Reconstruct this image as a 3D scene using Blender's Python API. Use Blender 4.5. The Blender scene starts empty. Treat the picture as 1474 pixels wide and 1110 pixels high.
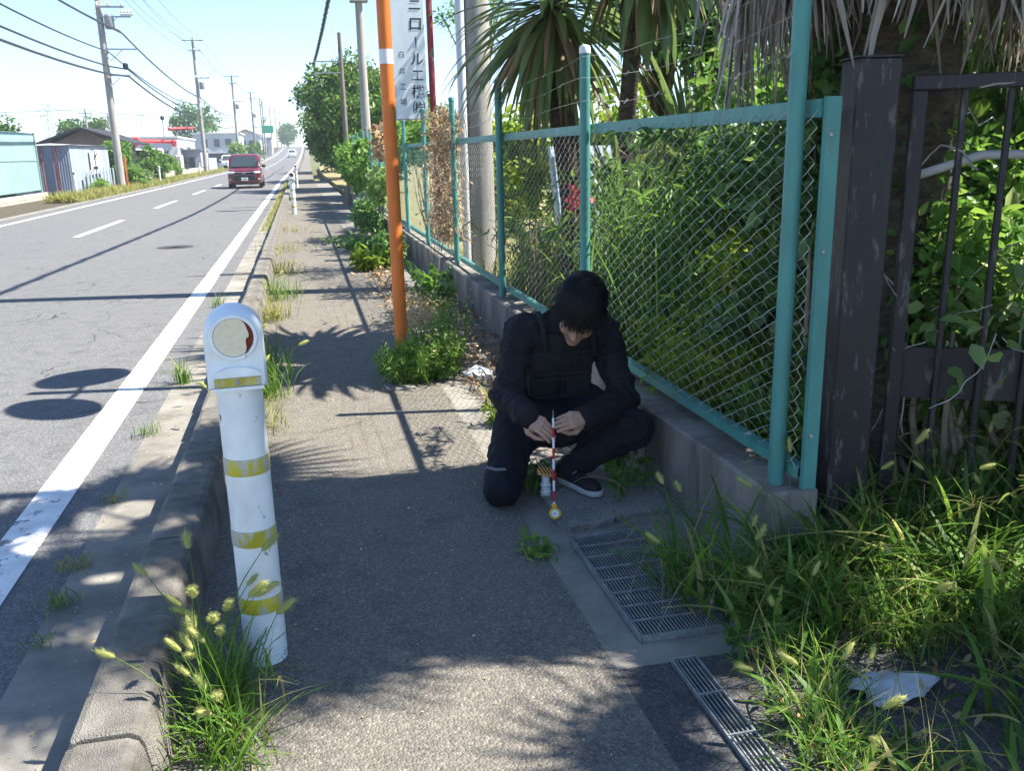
import bpy, math, random
import numpy as np
from mathutils import Vector, Matrix
R = math.radians
random.seed(7); RNG = np.random.default_rng(7)
scene = bpy.context.scene
# ---------------------------------------------------------------- camera
cam_d = bpy.data.cameras.new('camera'); cam = bpy.data.objects.new('camera', cam_d)
scene.collection.objects.link(cam); scene.camera = cam
cam_d.sensor_fit = 'HORIZONTAL'; cam_d.sensor_width = 36.0; cam_d.lens = 36.0 * 1280.0 / 1474.0
cam_d.clip_start = 0.05; cam_d.clip_end = 3000
YAW, PITCH, ROLL = R(12.749), R(14.763), R(-1.286)
cam.matrix_world = (Matrix.Translation((0, 0, 1.55)) @ Matrix.Rotation(-YAW, 4, 'Z')
                    @ Matrix.Rotation(math.pi / 2 - PITCH, 4, 'X') @ Matrix.Rotation(ROLL, 4, 'Z'))
# ---------------------------------------------------------------- sky, sun, exposure
SUN = Vector((0.71, -0.115, 1.0)).normalized()
world = bpy.data.worlds.new('World'); scene.world = world; world.use_nodes = True
wn = world.node_tree; bg = wn.nodes['Background']
sky = wn.nodes.new('ShaderNodeTexSky'); sky.sky_type = 'NISHITA'; sky.sun_disc = False
sky.sun_elevation = math.asin(SUN.z); sky.sun_rotation = math.atan2(SUN.x, SUN.y)
sky.air_density = 0.85; sky.dust_density = 0.0; sky.ozone_density = 4.0; sky.altitude = 20
wn.links.new(sky.outputs[0], bg.inputs[0]); bg.inputs[1].default_value = 0.095
sun_d = bpy.data.lights.new('sun', 'SUN'); sun_d.energy = 5.0; sun_d.angle = R(0.55); sun_d.color = (1.0, 0.94, 0.84)
sun = bpy.data.objects.new('sun', sun_d); scene.collection.objects.link(sun)
sun.rotation_euler = SUN.to_track_quat('Z', 'Y').to_euler()
vs = scene.view_settings; vs.view_transform = 'Standard'; vs.look = 'None'; vs.gamma = 1.0
vs.use_curve_mapping = False; vs.exposure = 1.6
scene.render.engine = 'CYCLES'; scene.cycles.max_bounces = 5; scene.cycles.diffuse_bounces = 3; scene.cycles.glossy_bounces = 3; scene.cycles.use_adaptive_sampling = True; scene.cycles.adaptive_threshold = 0.025; scene.cycles.transparent_max_bounces = 12
scene.cycles.volume_bounces = 0; scene.cycles.use_denoising = True; scene.cycles.sample_clamp_indirect = 6.0
scene.cycles.caustics_reflective = False; scene.cycles.caustics_refractive = False

# ---------------------------------------------------------------- helpers
COL = scene.collection
OFF = {}
def tag(o, label=None, cat=None, group=None, kind=None):
    if label: o['label'] = label
    if cat: o['category'] = cat
    if group: o['group'] = group
    if kind: o['kind'] = kind
    return o
def root(name, loc, label, cat, group=None):
    o = bpy.data.objects.new(name, None); COL.objects.link(o); o.location = loc
    o.empty_display_size = 0.1
    OFF[o] = np.array(loc, float); tag(o, label, cat, group); return o
def link(name, me, parent=None, loc=None):
    o = bpy.data.objects.new(name, me); COL.objects.link(o)
    if parent is not None:
        o.parent = parent; OFF[o] = OFF.get(parent, np.zeros(3))
    elif loc is not None:
        o.location = loc; OFF[o] = np.array(loc, float)
    else: OFF[o] = np.zeros(3)
    return o
def np_mesh(name, V, F, mats, parent=None, loc=None, smooth=False, fm=None, quads=None):
    """V (n,3); F (m,3|4) array or list of tuples."""
    off = OFF.get(parent, np.zeros(3)) if parent is not None else (np.array(loc, float) if loc is not None else np.zeros(3))
    V = np.asarray(V, float) - off
    me = bpy.data.meshes.new(name)
    if isinstance(F, np.ndarray):
        k = F.shape[1]; me.vertices.add(len(V)); me.vertices.foreach_set('co', V.ravel())
        me.loops.add(F.size); me.loops.foreach_set('vertex_index', F.astype(np.int32).ravel())
        me.polygons.add(len(F)); me.polygons.foreach_set('loop_start', np.arange(0, F.size, k, dtype=np.int32))
        me.polygons.foreach_set('loop_total', np.full(len(F), k, np.int32)); me.update(calc_edges=True)
    else:
        me.from_pydata([tuple(v) for v in V], [], [tuple(f) for f in F])
    if not isinstance(mats, (list, tuple)): mats = [mats]
    for m in mats: me.materials.append(m)
    if fm is not None: me.polygons.foreach_set('material_index', np.asarray(fm, np.int32))
    if smooth: me.polygons.foreach_set('use_smooth', np.ones(len(me.polygons), bool))
    me.validate(); me.update()
    return link(name, me, parent, loc)

def frame(d):
    d = np.array(d, float); d /= np.linalg.norm(d)
    a = np.array([0, 0, 1.0]) if abs(d[2]) < .95 else np.array([1.0, 0, 0])
    u = np.cross(a, d); u /= np.linalg.norm(u); return u, np.cross(d, u), d

class MB:
    def __init__(s): s.v = []; s.f = []; s.m = []
    def add(s, V, F, m=0):
        b = len(s.v); s.v += [tuple(v) for v in V]; s.f += [tuple(i + b for i in f) for f in F]; s.m += [m] * len(F); return s
    def box(s, c, size, rz=0, m=0, bev=0.0, M=None):
        x, y, z = [k / 2 for k in size]
        if bev > 0:
            b = min(bev, x * .9, y * .9, z * .9); V = []; F = []
            for sx in (-1, 1):
                for sy in (-1, 1):
                    for sz in (-1, 1):
                        V += [(sx * x, sy * (y - b), sz * (z - b)), (sx * (x - b), sy * y, sz * (z - b)), (sx * (x - b), sy * (y - b), sz * z)]
            def I(sx, sy, sz, k): return (((sx > 0) * 2 + (sy > 0)) * 2 + (sz > 0)) * 3 + k
            for sg in (-1, 1):
                F.append([I(sg, -1, -1, 0), I(sg, 1, -1, 0), I(sg, 1, 1, 0), I(sg, -1, 1, 0)])
                F.append([I(-1, sg, -1, 1), I(1, sg, -1, 1), I(1, sg, 1, 1), I(-1, sg, 1, 1)])
                F.append([I(-1, -1, sg, 2), I(1, -1, sg, 2), I(1, 1, sg, 2), I(-1, 1, sg, 2)])
            for a in (-1, 1):
                for b2 in (-1, 1):
                    F.append([I(a, b2, -1, 0), I(a, b2, -1, 1), I(a, b2, 1, 1), I(a, b2, 1, 0)])
                    F.append([I(a, -1, b2, 0), I(a, -1, b2, 2), I(a, 1, b2, 2), I(a, 1, b2, 0)])
                    F.append([I(-1, a, b2, 1), I(-1, a, b2, 2), I(1, a, b2, 2), I(1, a, b2, 1)])
            for a in (-1, 1):
                for b2 in (-1, 1):
                    for c2 in (-1, 1): F.append([I(a, b2, c2, 0), I(a, b2, c2, 1), I(a, b2, c2, 2)])
        else:
            V = [(sx * x, sy * y, sz * z) for sx in (-1, 1) for sy in (-1, 1) for sz in (-1, 1)]
            F = [(0, 1, 3, 2), (4, 6, 7, 5), (0, 4, 5, 1), (2, 3, 7, 6), (0, 2, 6, 4), (1, 5, 7, 3)]
        ca, sa = math.cos(rz), math.sin(rz)
        if M is not None: V = [tuple(M @ Vector(v)) for v in V]
        else: V = [(ca * a - sa * b + c[0], sa * a + ca * b + c[1], h + c[2]) for a, b, h in V]
        return s.add(V, F, m)
    def tube(s, pts, r, n=8, caps=True, m=0):
        pts = [np.array(p, float) for p in pts]; k = len(pts)
        rr = r if isinstance(r, (list, tuple, np.ndarray)) else [r] * k
        V = []; F = []; pu = None
        for i, p in enumerate(pts):
            d = pts[min(i + 1, k - 1)] - pts[max(i - 1, 0)]
            if np.linalg.norm(d) < 1e-9: d = np.array([0, 0, 1.])
            u, w, d = frame(d)
            if pu is not None:
                u = pu - d * (pu @ d)
                u /= np.linalg.norm(u) + 1e-12; w = np.cross(d, u)
            pu = u
            for j in range(n):
                a = 2 * math.pi * j / n; V.append(p + rr[i] * (math.cos(a) * u + math.sin(a) * w))
        for i in range(k - 1):
            for j in range(n): F.append((i * n + j, i * n + (j + 1) % n, (i + 1) * n + (j + 1) % n, (i + 1) * n + j))
        if caps: F.append(tuple(range(n - 1, -1, -1))); F.append(tuple((k - 1) * n + j for j in range(n)))
        return s.add(V, F, m)
    def lathe(s, c, prof, n=24, axis=(0, 0, 1), m=0, caps=True):
        u, w, d = frame(axis); c = np.array(c, float); V = []; F = []
        for r, h in prof:
            for j in range(n):
                a = 2 * math.pi * j / n; V.append(c + d * h + r * (math.cos(a) * u + math.sin(a) * w))
        for i in range(len(prof) - 1):
            for j in range(n): F.append((i * n + j, i * n + (j + 1) % n, (i + 1) * n + (j + 1) % n, (i + 1) * n + j))
        if caps: F.append(tuple(range(n - 1, -1, -1))); F.append(tuple((len(prof) - 1) * n + j for j in range(n)))
        return s.add(V, F, m)
    def prism(s, poly, a, b, m=0):
        """poly: list of 3D points (planar); extrude by vector b-a"""
        d = np.array(b, float) - np.array(a, float); n = len(poly)
        P = [np.array(p, float) + np.array(a, float) for p in poly]
        V = P + [p + d for p in P]
        F = [tuple(range(n - 1, -1, -1)), tuple(range(n, 2 * n))] + [(i, (i + 1) % n, n + (i + 1) % n, n + i) for i in range(n)]
        return s.add(V, F, m)
    def ball(s, c, r, n=10, m=0):
        r = r if isinstance(r, (tuple, list)) else (r, r, r); V = []; F = []; k = n // 2
        for i in range(k + 1):
            th = math.pi * i / k
            for j in range(n):
                a = 2 * math.pi * j / n
                V.append((c[0] + r[0] * math.sin(th) * math.cos(a), c[1] + r[1] * math.sin(th) * math.sin(a), c[2] - r[2] * math.cos(th)))
        for i in range(k):
            for j in range(n): F.append((i * n + j, i * n + (j + 1) % n, (i + 1) * n + (j + 1) % n, (i + 1) * n + j))
        return s.add(V, F, m)
    def build(s, name, mats, parent=None, loc=None, smooth=False):
        o = np_mesh(name, s.v, s.f, mats, parent, loc, smooth, s.m)
        if smooth == 'auto':
            o.data.set_sharp_from_angle(angle=R(40))
        return o
def mesh_of(o): return o.data
def copy_piece(me, name, parent, loc, rz=0, scale=None):
    o = bpy.data.objects.new(name, me); COL.objects.link(o); o.parent = parent
    o.location = Vector(loc) - Vector(OFF.get(parent, np.zeros(3))); o.rotation_euler = (0, 0, rz)
    if scale: o.scale = scale
    return o

# ---------------------------------------------------------------- materials
def mat(name, col, rough=.7, spec=.3, metal=0.0, bump=0.0, bscale=60, var=0.0, vscale=8, col2=None, trans=0.0, stretch=None, coat=0.0, detail=6):
    m = bpy.data.materials.new(name); m.use_nodes = True; nt = m.node_tree; N = nt.nodes; L = nt.links
    b = N['Principled BSDF']; b.inputs['Roughness'].default_value = rough; b.inputs['Specular IOR Level'].default_value = spec
    b.inputs['Metallic'].default_value = metal; b.inputs['Coat Weight'].default_value = coat
    b.inputs['Base Color'].default_value = (*col, 1)
    tc = N.new('ShaderNodeTexCoord'); mp = N.new('ShaderNodeMapping'); L.new(tc.outputs['Object'], mp.inputs[0])
    if stretch: mp.inputs['Scale'].default_value = stretch
    if var > 0 or col2:
        n = N.new('ShaderNodeTexNoise'); n.inputs['Scale'].default_value = vscale; n.inputs['Detail'].default_value = detail; n.inputs['Roughness'].default_value = .65
        L.new(mp.outputs[0], n.inputs['Vector'])
        r = N.new('ShaderNodeValToRGB'); r.color_ramp.elements[0].position = .34; r.color_ramp.elements[1].position = .68
        c2 = col2 or tuple(c * (1 - var) for c in col)
        r.color_ramp.elements[0].color = (*c2, 1); r.color_ramp.elements[1].color = (*[min(1, c * (1 + var * .5)) for c in col], 1)
        L.new(n.outputs[0], r.inputs[0]); L.new(r.outputs[0], b.inputs['Base Color'])
    if bump > 0:
        n2 = N.new('ShaderNodeTexNoise'); n2.inputs['Scale'].default_value = bscale; n2.inputs['Detail'].default_value = 5
        L.new(mp.outputs[0], n2.inputs['Vector']); bp = N.new('ShaderNodeBump'); bp.inputs['Strength'].default_value = bump; bp.inputs['Distance'].default_value = .01
        L.new(n2.outputs[0], bp.inputs['Height']); L.new(bp.outputs[0], b.inputs['Normal'])
    return m
def nodes(m): return m.node_tree.nodes, m.node_tree.links, m.node_tree.nodes['Principled BSDF']

def asphalt(name, dark, light, grain=150, wear=.35, worn=(.3, .28, .25), bump=.6, world_patch=.35):
    m = bpy.data.materials.new(name); m.use_nodes = True; N, L, b = nodes(m)
    b.inputs['Roughness'].default_value = .85; b.inputs['Specular IOR Level'].default_value = .25
    tc = N.new('ShaderNodeTexCoord')
    vo = N.new('ShaderNodeTexVoronoi'); vo.inputs['Scale'].default_value = grain; L.new(tc.outputs['Object'], vo.inputs['Vector'])
    bw = N.new('ShaderNodeRGBToBW'); L.new(vo.outputs['Color'], bw.inputs[0])
    r1 = N.new('ShaderNodeValToRGB'); r1.color_ramp.elements[0].position = .15; r1.color_ramp.elements[1].position = .95
    r1.color_ramp.elements[0].color = (*dark, 1); r1.color_ramp.elements[1].color = (*light, 1)
    e = r1.color_ramp.elements.new(.88); e.color = (*[d * .3 + l * .7 for d, l in zip(dark, light)], 1)
    e = r1.color_ramp.elements.new(.6); e.color = (*[d * .68 + l * .32 for d, l in zip(dark, light)], 1)
    L.new(bw.outputs[0], r1.inputs[0])
    n1 = N.new('ShaderNodeTexNoise'); n1.inputs['Scale'].default_value = world_patch; n1.inputs['Detail'].default_value = 8; n1.inputs['Roughness'].default_value = .62
    mp = N.new('ShaderNodeMapping'); mp.inputs['Scale'].default_value = (1.0, .35, 1); L.new(tc.outputs['Object'], mp.inputs[0]); L.new(mp.outputs[0], n1.inputs['Vector'])
    r2 = N.new('ShaderNodeValToRGB'); r2.color_ramp.elements[0].position = .38; r2.color_ramp.elements[1].position = .66
    L.new(n1.outputs[0], r2.inputs[0])
    mx = N.new('ShaderNodeMix'); mx.data_type = 'RGBA'; mul = N.new('ShaderNodeMath'); mul.operation = 'MULTIPLY'; mul.inputs[1].default_value = wear
    L.new(r2.outputs[0], mul.inputs[0]); L.new(mul.outputs[0], mx.inputs[0]); L.new(r1.outputs[0], mx.inputs[6]); mx.inputs[7].default_value = (*worn, 1)
    # dark cracks
    n3 = N.new('ShaderNodeTexNoise'); n3.inputs['Scale'].default_value = 6; n3.inputs['Detail'].default_value = 10; L.new(tc.outputs['Object'], n3.inputs['Vector'])
    r3 = N.new('ShaderNodeValToRGB'); r3.color_ramp.elements[0].position = .25; r3.color_ramp.elements[1].position = .5
    r3.color_ramp.elements[0].color = (.75, .75, .75, 1); r3.color_ramp.elements[1].color = (1, 1, 1, 1); L.new(n3.outputs[0], r3.inputs[0])
    m2 = N.new('ShaderNodeMix'); m2.data_type = 'RGBA'; m2.blend_type = 'MULTIPLY'; m2.inputs[0].default_value = 1
    L.new(mx.outputs[2], m2.inputs[6]); L.new(r3.outputs[0], m2.inputs[7])
    nd = N.new('ShaderNodeTexNoise'); nd.inputs['Scale'].default_value = 2.2; nd.inputs['Detail'].default_value = 8; L.new(tc.outputs['Object'], nd.inputs['Vector'])
    va = N.new('ShaderNodeVectorMath'); va.operation = 'MULTIPLY_ADD'; va.inputs[1].default_value = (.55, .55, 0); L.new(nd.outputs['Color'], va.inputs[0]); L.new(tc.outputs['Object'], va.inputs[2])
    vc = N.new('ShaderNodeTexVoronoi'); vc.feature = 'DISTANCE_TO_EDGE'; vc.inputs['Scale'].default_value = .62; L.new(va.outputs[0], vc.inputs['Vector'])
    nk = N.new('ShaderNodeTexNoise'); nk.inputs['Scale'].default_value = .9; nk.inputs['Detail'].default_value = 3; L.new(tc.outputs['Object'], nk.inputs['Vector'])
    th = N.new('ShaderNodeMapRange'); th.inputs[1].default_value = .48; th.inputs[2].default_value = .7; th.inputs[3].default_value = 0.0; th.inputs[4].default_value = .006; L.new(nk.outputs[0], th.inputs[0])
    ck = N.new('ShaderNodeMath'); ck.operation = 'LESS_THAN'; L.new(vc.outputs['Distance'], ck.inputs[0]); L.new(th.outputs[0], ck.inputs[1])
    m3 = N.new('ShaderNodeMix'); m3.data_type = 'RGBA'; L.new(ck.outputs[0], m3.inputs[0]); L.new(m2.outputs[2], m3.inputs[6]); m3.inputs[7].default_value = (*[d * .45 for d in dark], 1)
    L.new(m3.outputs[2], b.inputs['Base Color'])
    bp = N.new('ShaderNodeBump'); bp.inputs['Strength'].default_value = bump; bp.inputs['Distance'].default_value = .004
    ad = N.new('ShaderNodeMath'); ad.operation = 'ADD'; inv = N.new('ShaderNodeMath'); inv.operation = 'MULTIPLY'; inv.inputs[1].default_value = -1.4
    L.new(vo.outputs['Distance'], inv.inputs[0]); L.new(inv.outputs[0], ad.inputs[0]); L.new(bw.outputs[0], ad.inputs[1])
    L.new(ad.outputs[0], bp.inputs['Height']); L.new(bp.outputs[0], b.inputs['Normal'])
    return m
def leaf_mat(name, c1, c2, c3=None, trans=.35, rough=.45, spec=.4):
    m = bpy.data.materials.new(name); m.use_nodes = True; N, L, b = nodes(m)
    g = N.new('ShaderNodeNewGeometry'); r = N.new('ShaderNodeValToRGB')
    r.color_ramp.elements[0].color = (*c1, 1); r.color_ramp.elements[1].color = (*c2, 1)
    if c3: e = r.color_ramp.elements.new(.82); e.color = (*c2, 1); r.color_ramp.elements[-1].color = (*c3, 1)
    L.new(g.outputs['Random Per Island'], r.inputs[0]); L.new(r.outputs[0], b.inputs['Base Color'])
    b.inputs['Roughness'].default_value = rough; b.inputs['Specular IOR Level'].default_value = spec
    t = N.new('ShaderNodeBsdfTranslucent'); mix = N.new('ShaderNodeMixShader'); mix.inputs[0].default_value = trans
    hs = N.new('ShaderNodeHueSaturation'); hs.inputs['Hue'].default_value = .485; hs.inputs['Value'].default_value = 1.5; L.new(r.outputs[0], hs.inputs['Color']); L.new(hs.outputs[0], t.inputs[0])
    out = N['Material Output']; L.new(b.outputs[0], mix.inputs[1]); L.new(t.outputs[0], mix.inputs[2]); L.new(mix.outputs[0], out.inputs[0])
    return m
def painted(name, col, under, amount=.5, scale=18, rough=.5, spec=.4, fine=70, stretch=(1, 1, .35)):
    """paint with chips: noise threshold shows the layer below"""
    m = mat(name, col, rough, spec); N, L, b = nodes(m)
    tc = N.new('ShaderNodeTexCoord'); mp = N.new('ShaderNodeMapping'); mp.inputs['Scale'].default_value = stretch; L.new(tc.outputs['Object'], mp.inputs[0])
    n = N.new('ShaderNodeTexNoise'); n.inputs['Scale'].default_value = scale; n.inputs['Detail'].default_value = 10; n.inputs['Roughness'].default_value = .68; L.new(mp.outputs[0], n.inputs['Vector'])
    r = N.new('ShaderNodeValToRGB'); p = .72 - amount * .3
    r.color_ramp.elements[0].position = p; r.color_ramp.elements[1].position = p + .05; L.new(n.outputs[0], r.inputs[0])
    n2 = N.new('ShaderNodeTexNoise'); n2.inputs['Scale'].default_value = fine * .12; n2.inputs['Detail'].default_value = 6; L.new(mp.outputs[0], n2.inputs['Vector'])
    r2 = N.new('ShaderNodeValToRGB'); r2.color_ramp.elements[0].color = (*[c * .78 for c in col], 1); r2.color_ramp.elements[1].color = (*[min(1, c * 1.12) for c in col], 1)
    r2.color_ramp.elements[0].position = .3; r2.color_ramp.elements[1].position = .7; L.new(n2.outputs[0], r2.inputs[0])
    mx = N.new('ShaderNodeMix'); mx.data_type = 'RGBA'; L.new(r.outputs[0], mx.inputs[0]); L.new(r2.outputs[0], mx.inputs[6]); mx.inputs[7].default_value = (*under, 1)
    L.new(mx.outputs[2], b.inputs['Base Color'])
    bp = N.new('ShaderNodeBump'); bp.inputs['Strength'].default_value = .25; bp.inputs['Distance'].default_value = .003; bp.invert = True
    L.new(r.outputs[0], bp.inputs['Height']); L.new(bp.outputs[0], b.inputs['Normal'])
    return m
M = {}
M['road'] = asphalt('road_asphalt', (.088, .088, .09), (.25, .25, .252), 120, .38, (.165, .164, .163), .5)
M['walk'] = asphalt('walk_asphalt', (.10, .094, .086), (.29, .265, .224), 125, .45, (.245, .215, .165), .9, .5)
M['patch'] = asphalt('patch_asphalt', (.045, .045, .047), (.15, .15, .15), 140, .25, (.12, .115, .11), .6, 1.5)
M['gutter'] = mat('gutter_concrete', (.245, .23, .20), .9, .2, bump=.25, bscale=160, var=.45, vscale=2.6)
M['kerb'] = mat('kerb_concrete', (.225, .21, .185), .92, .2, bump=1.0, bscale=210, var=.55, vscale=4)
M['wall'] = mat('wall_concrete', (.235, .215, .19), .92, .2, bump=.5, bscale=90, var=.5, vscale=3.5, stretch=(1, 1.6, .45))
M['slab'] = asphalt('slab_aggregate', (.15, .145, .135), (.42, .41, .38), 170, .3, (.3, .28, .25), .7, 1.5)
M['dirt'] = mat('dirt', (.10, .085, .065), .95, .1, bump=.8, bscale=40, var=.5, vscale=6)
M['lawn'] = mat('lot_ground', (.20, .20, .08), .95, .1, bump=.8, bscale=30, var=.5, vscale=1.2, col2=(.24, .19, .12))
M['field'] = mat('field_ground', (.14, .15, .07), .95, .1, var=.4, vscale=.3)
M['line'] = painted('white_line_paint', (.72, .72, .70), (.2, .2, .2), .52, 8, .7, .3, stretch=(1, 1, 1))
M['green'] = painted('green_fence_paint', (.075, .26, .235), (.20, .22, .20), .26, 16, .45, .4)
M['wire'] = mat('zinc_wire', (.56, .57, .52), .5, .5, .15, var=.3, vscale=20)
M['greenwire'] = mat('green_wire', (.16, .34, .29), .45, .5)
M['brown'] = painted('brown_gate_paint', (.024, .019, .024), (.115, .10, .095), .52, 24, .5, .4, stretch=(1, 1, .22))
M['rustpatch'] = mat('rust_patch', (.28, .09, .04), .9, .1, var=.5, vscale=40)
M['orange'] = painted('orange_paint', (.72, .19, .035), (.40, .16, .07), .24, 12, .5, .35)
M['bollard'] = painted('bollard_white', (.76, .80, .81), (.13, .13, .12), .30, 24, .45, .4, stretch=(1, 1, .6))
M['yellow'] = painted('yellow_reflective', (.50, .44, .03), (.42, .42, .36), .78, 13, .45, .4)
M['steel'] = mat('galvanised_steel', (.36, .385, .40), .45, .5, .55, bump=.1, bscale=80, var=.35, vscale=25)
M['darkpit'] = mat('pit_dark', (.02, .02, .018), .9, .1)  # near-black, one colour for pit floor and sides
M['white'] = mat('white_plastic', (.74, .77, .78), .45, .4, var=.12, vscale=12)
M['bag'] = mat('white_film', (.46, .49, .51), .35, .5, var=.1, vscale=9)
M['cpole'] = mat('pole_concrete', (.34, .325, .30), .9, .2, bump=.25, bscale=60, var=.3, vscale=4, stretch=(1, 1, .2))
M['wpole'] = mat('weathered_wood_pole', (.20, .17, .15), .9, .2, bump=.3, bscale=50, var=.4, vscale=6, stretch=(1, 1, .15))
M['metal'] = mat('grey_metal', (.30, .31, .33), .5, .5, .4, var=.25, vscale=10)
M['cable'] = mat('black_cable', (.035, .035, .04), .6, .3)
M['porcelain'] = mat('porcelain', (.6, .6, .6), .3, .5)
M['rustpole'] = painted('rusty_red_pole', (.26, .045, .055), (.20, .16, .15), .62, 9, .8, .2, stretch=(1, 1, .5))
M['sign'] = mat('sign_white', (.66, .73, .77), .5, .4, var=.12, vscale=4, stretch=(1, 1, .4))
M['ink'] = mat('sign_ink', (.03, .04, .06), .6, .3, var=.4, vscale=30)
M['bark'] = mat('bark', (.20, .15, .11), .95, .1, bump=1, bscale=25, var=.5, vscale=14, stretch=(1, 1, .35))
M['palmbark'] = mat('palm_bark', (.10, .078, .06), .95, .1, bump=1, bscale=22, var=.6, vscale=16, stretch=(1, 1, 2.5))
M['twig'] = mat('dry_twig', (.30, .24, .17), .9, .1, var=.4, vscale=20)
M['dead'] = leaf_mat('dead_frond', (.10, .072, .05), (.44, .39, .34), (.68, .64, .60), .25, .7, .2)
M['deadleaf'] = leaf_mat('dead_leaf', (.22, .14, .07), (.46, .33, .19), (.55, .42, .3), .2, .8, .1)
M['yucca'] = leaf_mat('yucca_leaf', (.06, .125, .03), (.16, .24, .07), (.28, .34, .13), .34, .35, .5)
M['yuccadry'] = leaf_mat('yucca_dry_leaf', (.16, .10, .06), (.30, .22, .13), None, .2, .7, .2)
M['fan'] = leaf_mat('fan_palm_leaf', (.04, .09, .025), (.09, .17, .04), None, .25, .4, .4)
M['grass'] = leaf_mat('grass_blade', (.04, .11, .015), (.15, .28, .035), (.40, .35, .15), .45, .5, .3)
M['grassdry'] = leaf_mat('grass_dry', (.16, .20, .04), (.34, .33, .10), (.40, .32, .16), .4, .6, .2)
M['foxtail'] = leaf_mat('foxtail_head', (.28, .34, .09), (.46, .47, .18), (.56, .48, .28), .35, .7, .2)
M['dark'] = leaf_mat('dark_shrub_leaf', (.035, .10, .026), (.10, .22, .045), (.22, .34, .07), .38, .34, .45)
M['mid'] = leaf_mat('mid_shrub_leaf', (.05, .14, .024), (.13, .27, .04), (.26, .38, .06), .45, .42, .4)
M['bright'] = leaf_mat('bright_shrub_leaf', (.11, .21, .02), (.24, .35, .03), (.38, .40, .06), .45, .45, .35)
M['pale'] = leaf_mat('pale_vine_leaf', (.12, .23, .06), (.26, .38, .12), (.48, .52, .28), .5, .4, .5)
M['treeleaf'] = leaf_mat('tree_leaf', (.028, .08, .014), (.09, .19, .025), (.23, .33, .05), .3, .45, .35)
M['deepgrass'] = leaf_mat('deep_grass_blade', (.03, .085, .014), (.08, .18, .03), (.2, .26, .07), .35, .45, .35)
M['feather'] = leaf_mat('feathery_weed_leaf', (.09, .20, .035), (.20, .36, .06), (.32, .42, .11), .42, .5, .3)
M['straw'] = leaf_mat('dry_flower', (.40, .29, .14), (.62, .50, .29), (.70, .62, .42), .3, .8, .1)
M['redflower'] = leaf_mat('red_petal', (.55, .03, .08), (.75, .12, .18), None, .3, .5, .3)
M['skin'] = mat('skin', (.47, .27, .19), .5, .35, var=.12, vscale=30, bump=.08, bscale=220)
M['hair'] = mat('black_hair', (.005, .0045, .005), .5, .18)
M['jacket'] = mat('black_jacket', (.011, .010, .014), .75, .25, bump=.35, bscale=700)
M['vest'] = mat('black_vest', (.009, .009, .011), .6, .3, bump=.5, bscale=350)
M['trousers'] = mat('navy_trousers', (.008, .009, .015), .8, .22, bump=.35, bscale=600)
M['shoe'] = mat('black_shoe', (.012, .012, .014), .6, .35, bump=.3, bscale=300)
M['sole'] = mat('grey_sole', (.42, .42, .44), .7, .3)
M['zip'] = mat('grey_piping', (.35, .34, .33), .5, .4)
M['red'] = mat('red_paint', (.55, .012, .03), .4, .4)
M['whitep'] = mat('white_paint', (.78, .78, .78), .4, .4)
M['yellowp'] = mat('yellow_plastic', (.75, .42, .02), .4, .4)
M['carred'] = mat('car_red', (.12, .004, .014), .22, .5, coat=.8)
M['carwhite'] = mat('car_white', (.72, .74, .75), .25, .5, coat=.7)
M['glass'] = mat('dark_glass', (.03, .045, .05), .06, .8)
M['blackp'] = mat('black_plastic', (.012, .012, .013), .5, .4)
M['chrome'] = mat('chrome', (.62, .62, .64), .15, .5, 1.0)
M['lamp'] = mat('headlight', (.75, .78, .8), .1, .6)
M['tyre'] = mat('tyre', (.018, .018, .018), .85, .2)
M['roofdark'] = mat('dark_roof', (.035, .032, .035), .7, .3, var=.3, vscale=2)
M['housewall'] = mat('house_wall', (.30, .22, .17), .9, .2, var=.25, vscale=1.2)
M['whitewall'] = mat('white_wall', (.70, .71, .72), .8, .2, var=.12, vscale=.5)
M['greywall'] = mat('grey_wall', (.36, .37, .40), .8, .2, var=.2, vscale=.8)
M['corr'] = mat('corrugated_steel', (.22, .255, .32), .5, .4, .1, var=.2, vscale=2, stretch=(1, 1, .2))
M['corrlt'] = mat('corrugated_pale_sunlit', (.33, .38, .43), .5, .4, .1, var=.2, vscale=2, stretch=(1, 1, .2))  # shed steel with sunlight put into the colour for its road side; also pale pickets
M['greenpanel'] = mat('green_panel', (.24, .37, .35), .55, .35, var=.12, vscale=.7)
M['block'] = mat('concrete_block', (.44, .41, .34), .92, .2, bump=.3, bscale=50, var=.3, vscale=3)
M['bluepanel'] = mat('pale_blue_panel', (.38, .46, .56), .5, .4, var=.2, vscale=3)
M['boom'] = mat('red_boom', (.62, .06, .07), .5, .4, var=.15, vscale=2)
M['signgreen'] = mat('road_sign_green', (.02, .30, .18), .5, .4)
M['pylon'] = mat('pylon_steel', (.48, .53, .60), .6, .4)
M['retro'] = mat('retroreflector', (.78, .68, .50), .5, .3, var=.1, vscale=60)
M['redrust'] = mat('red_backing', (.19, .035, .016), .7, .2, var=.4, vscale=60)
M['item_orange'] = mat('striped_item_orange', (.72, .38, .12), .7, .2)
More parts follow.
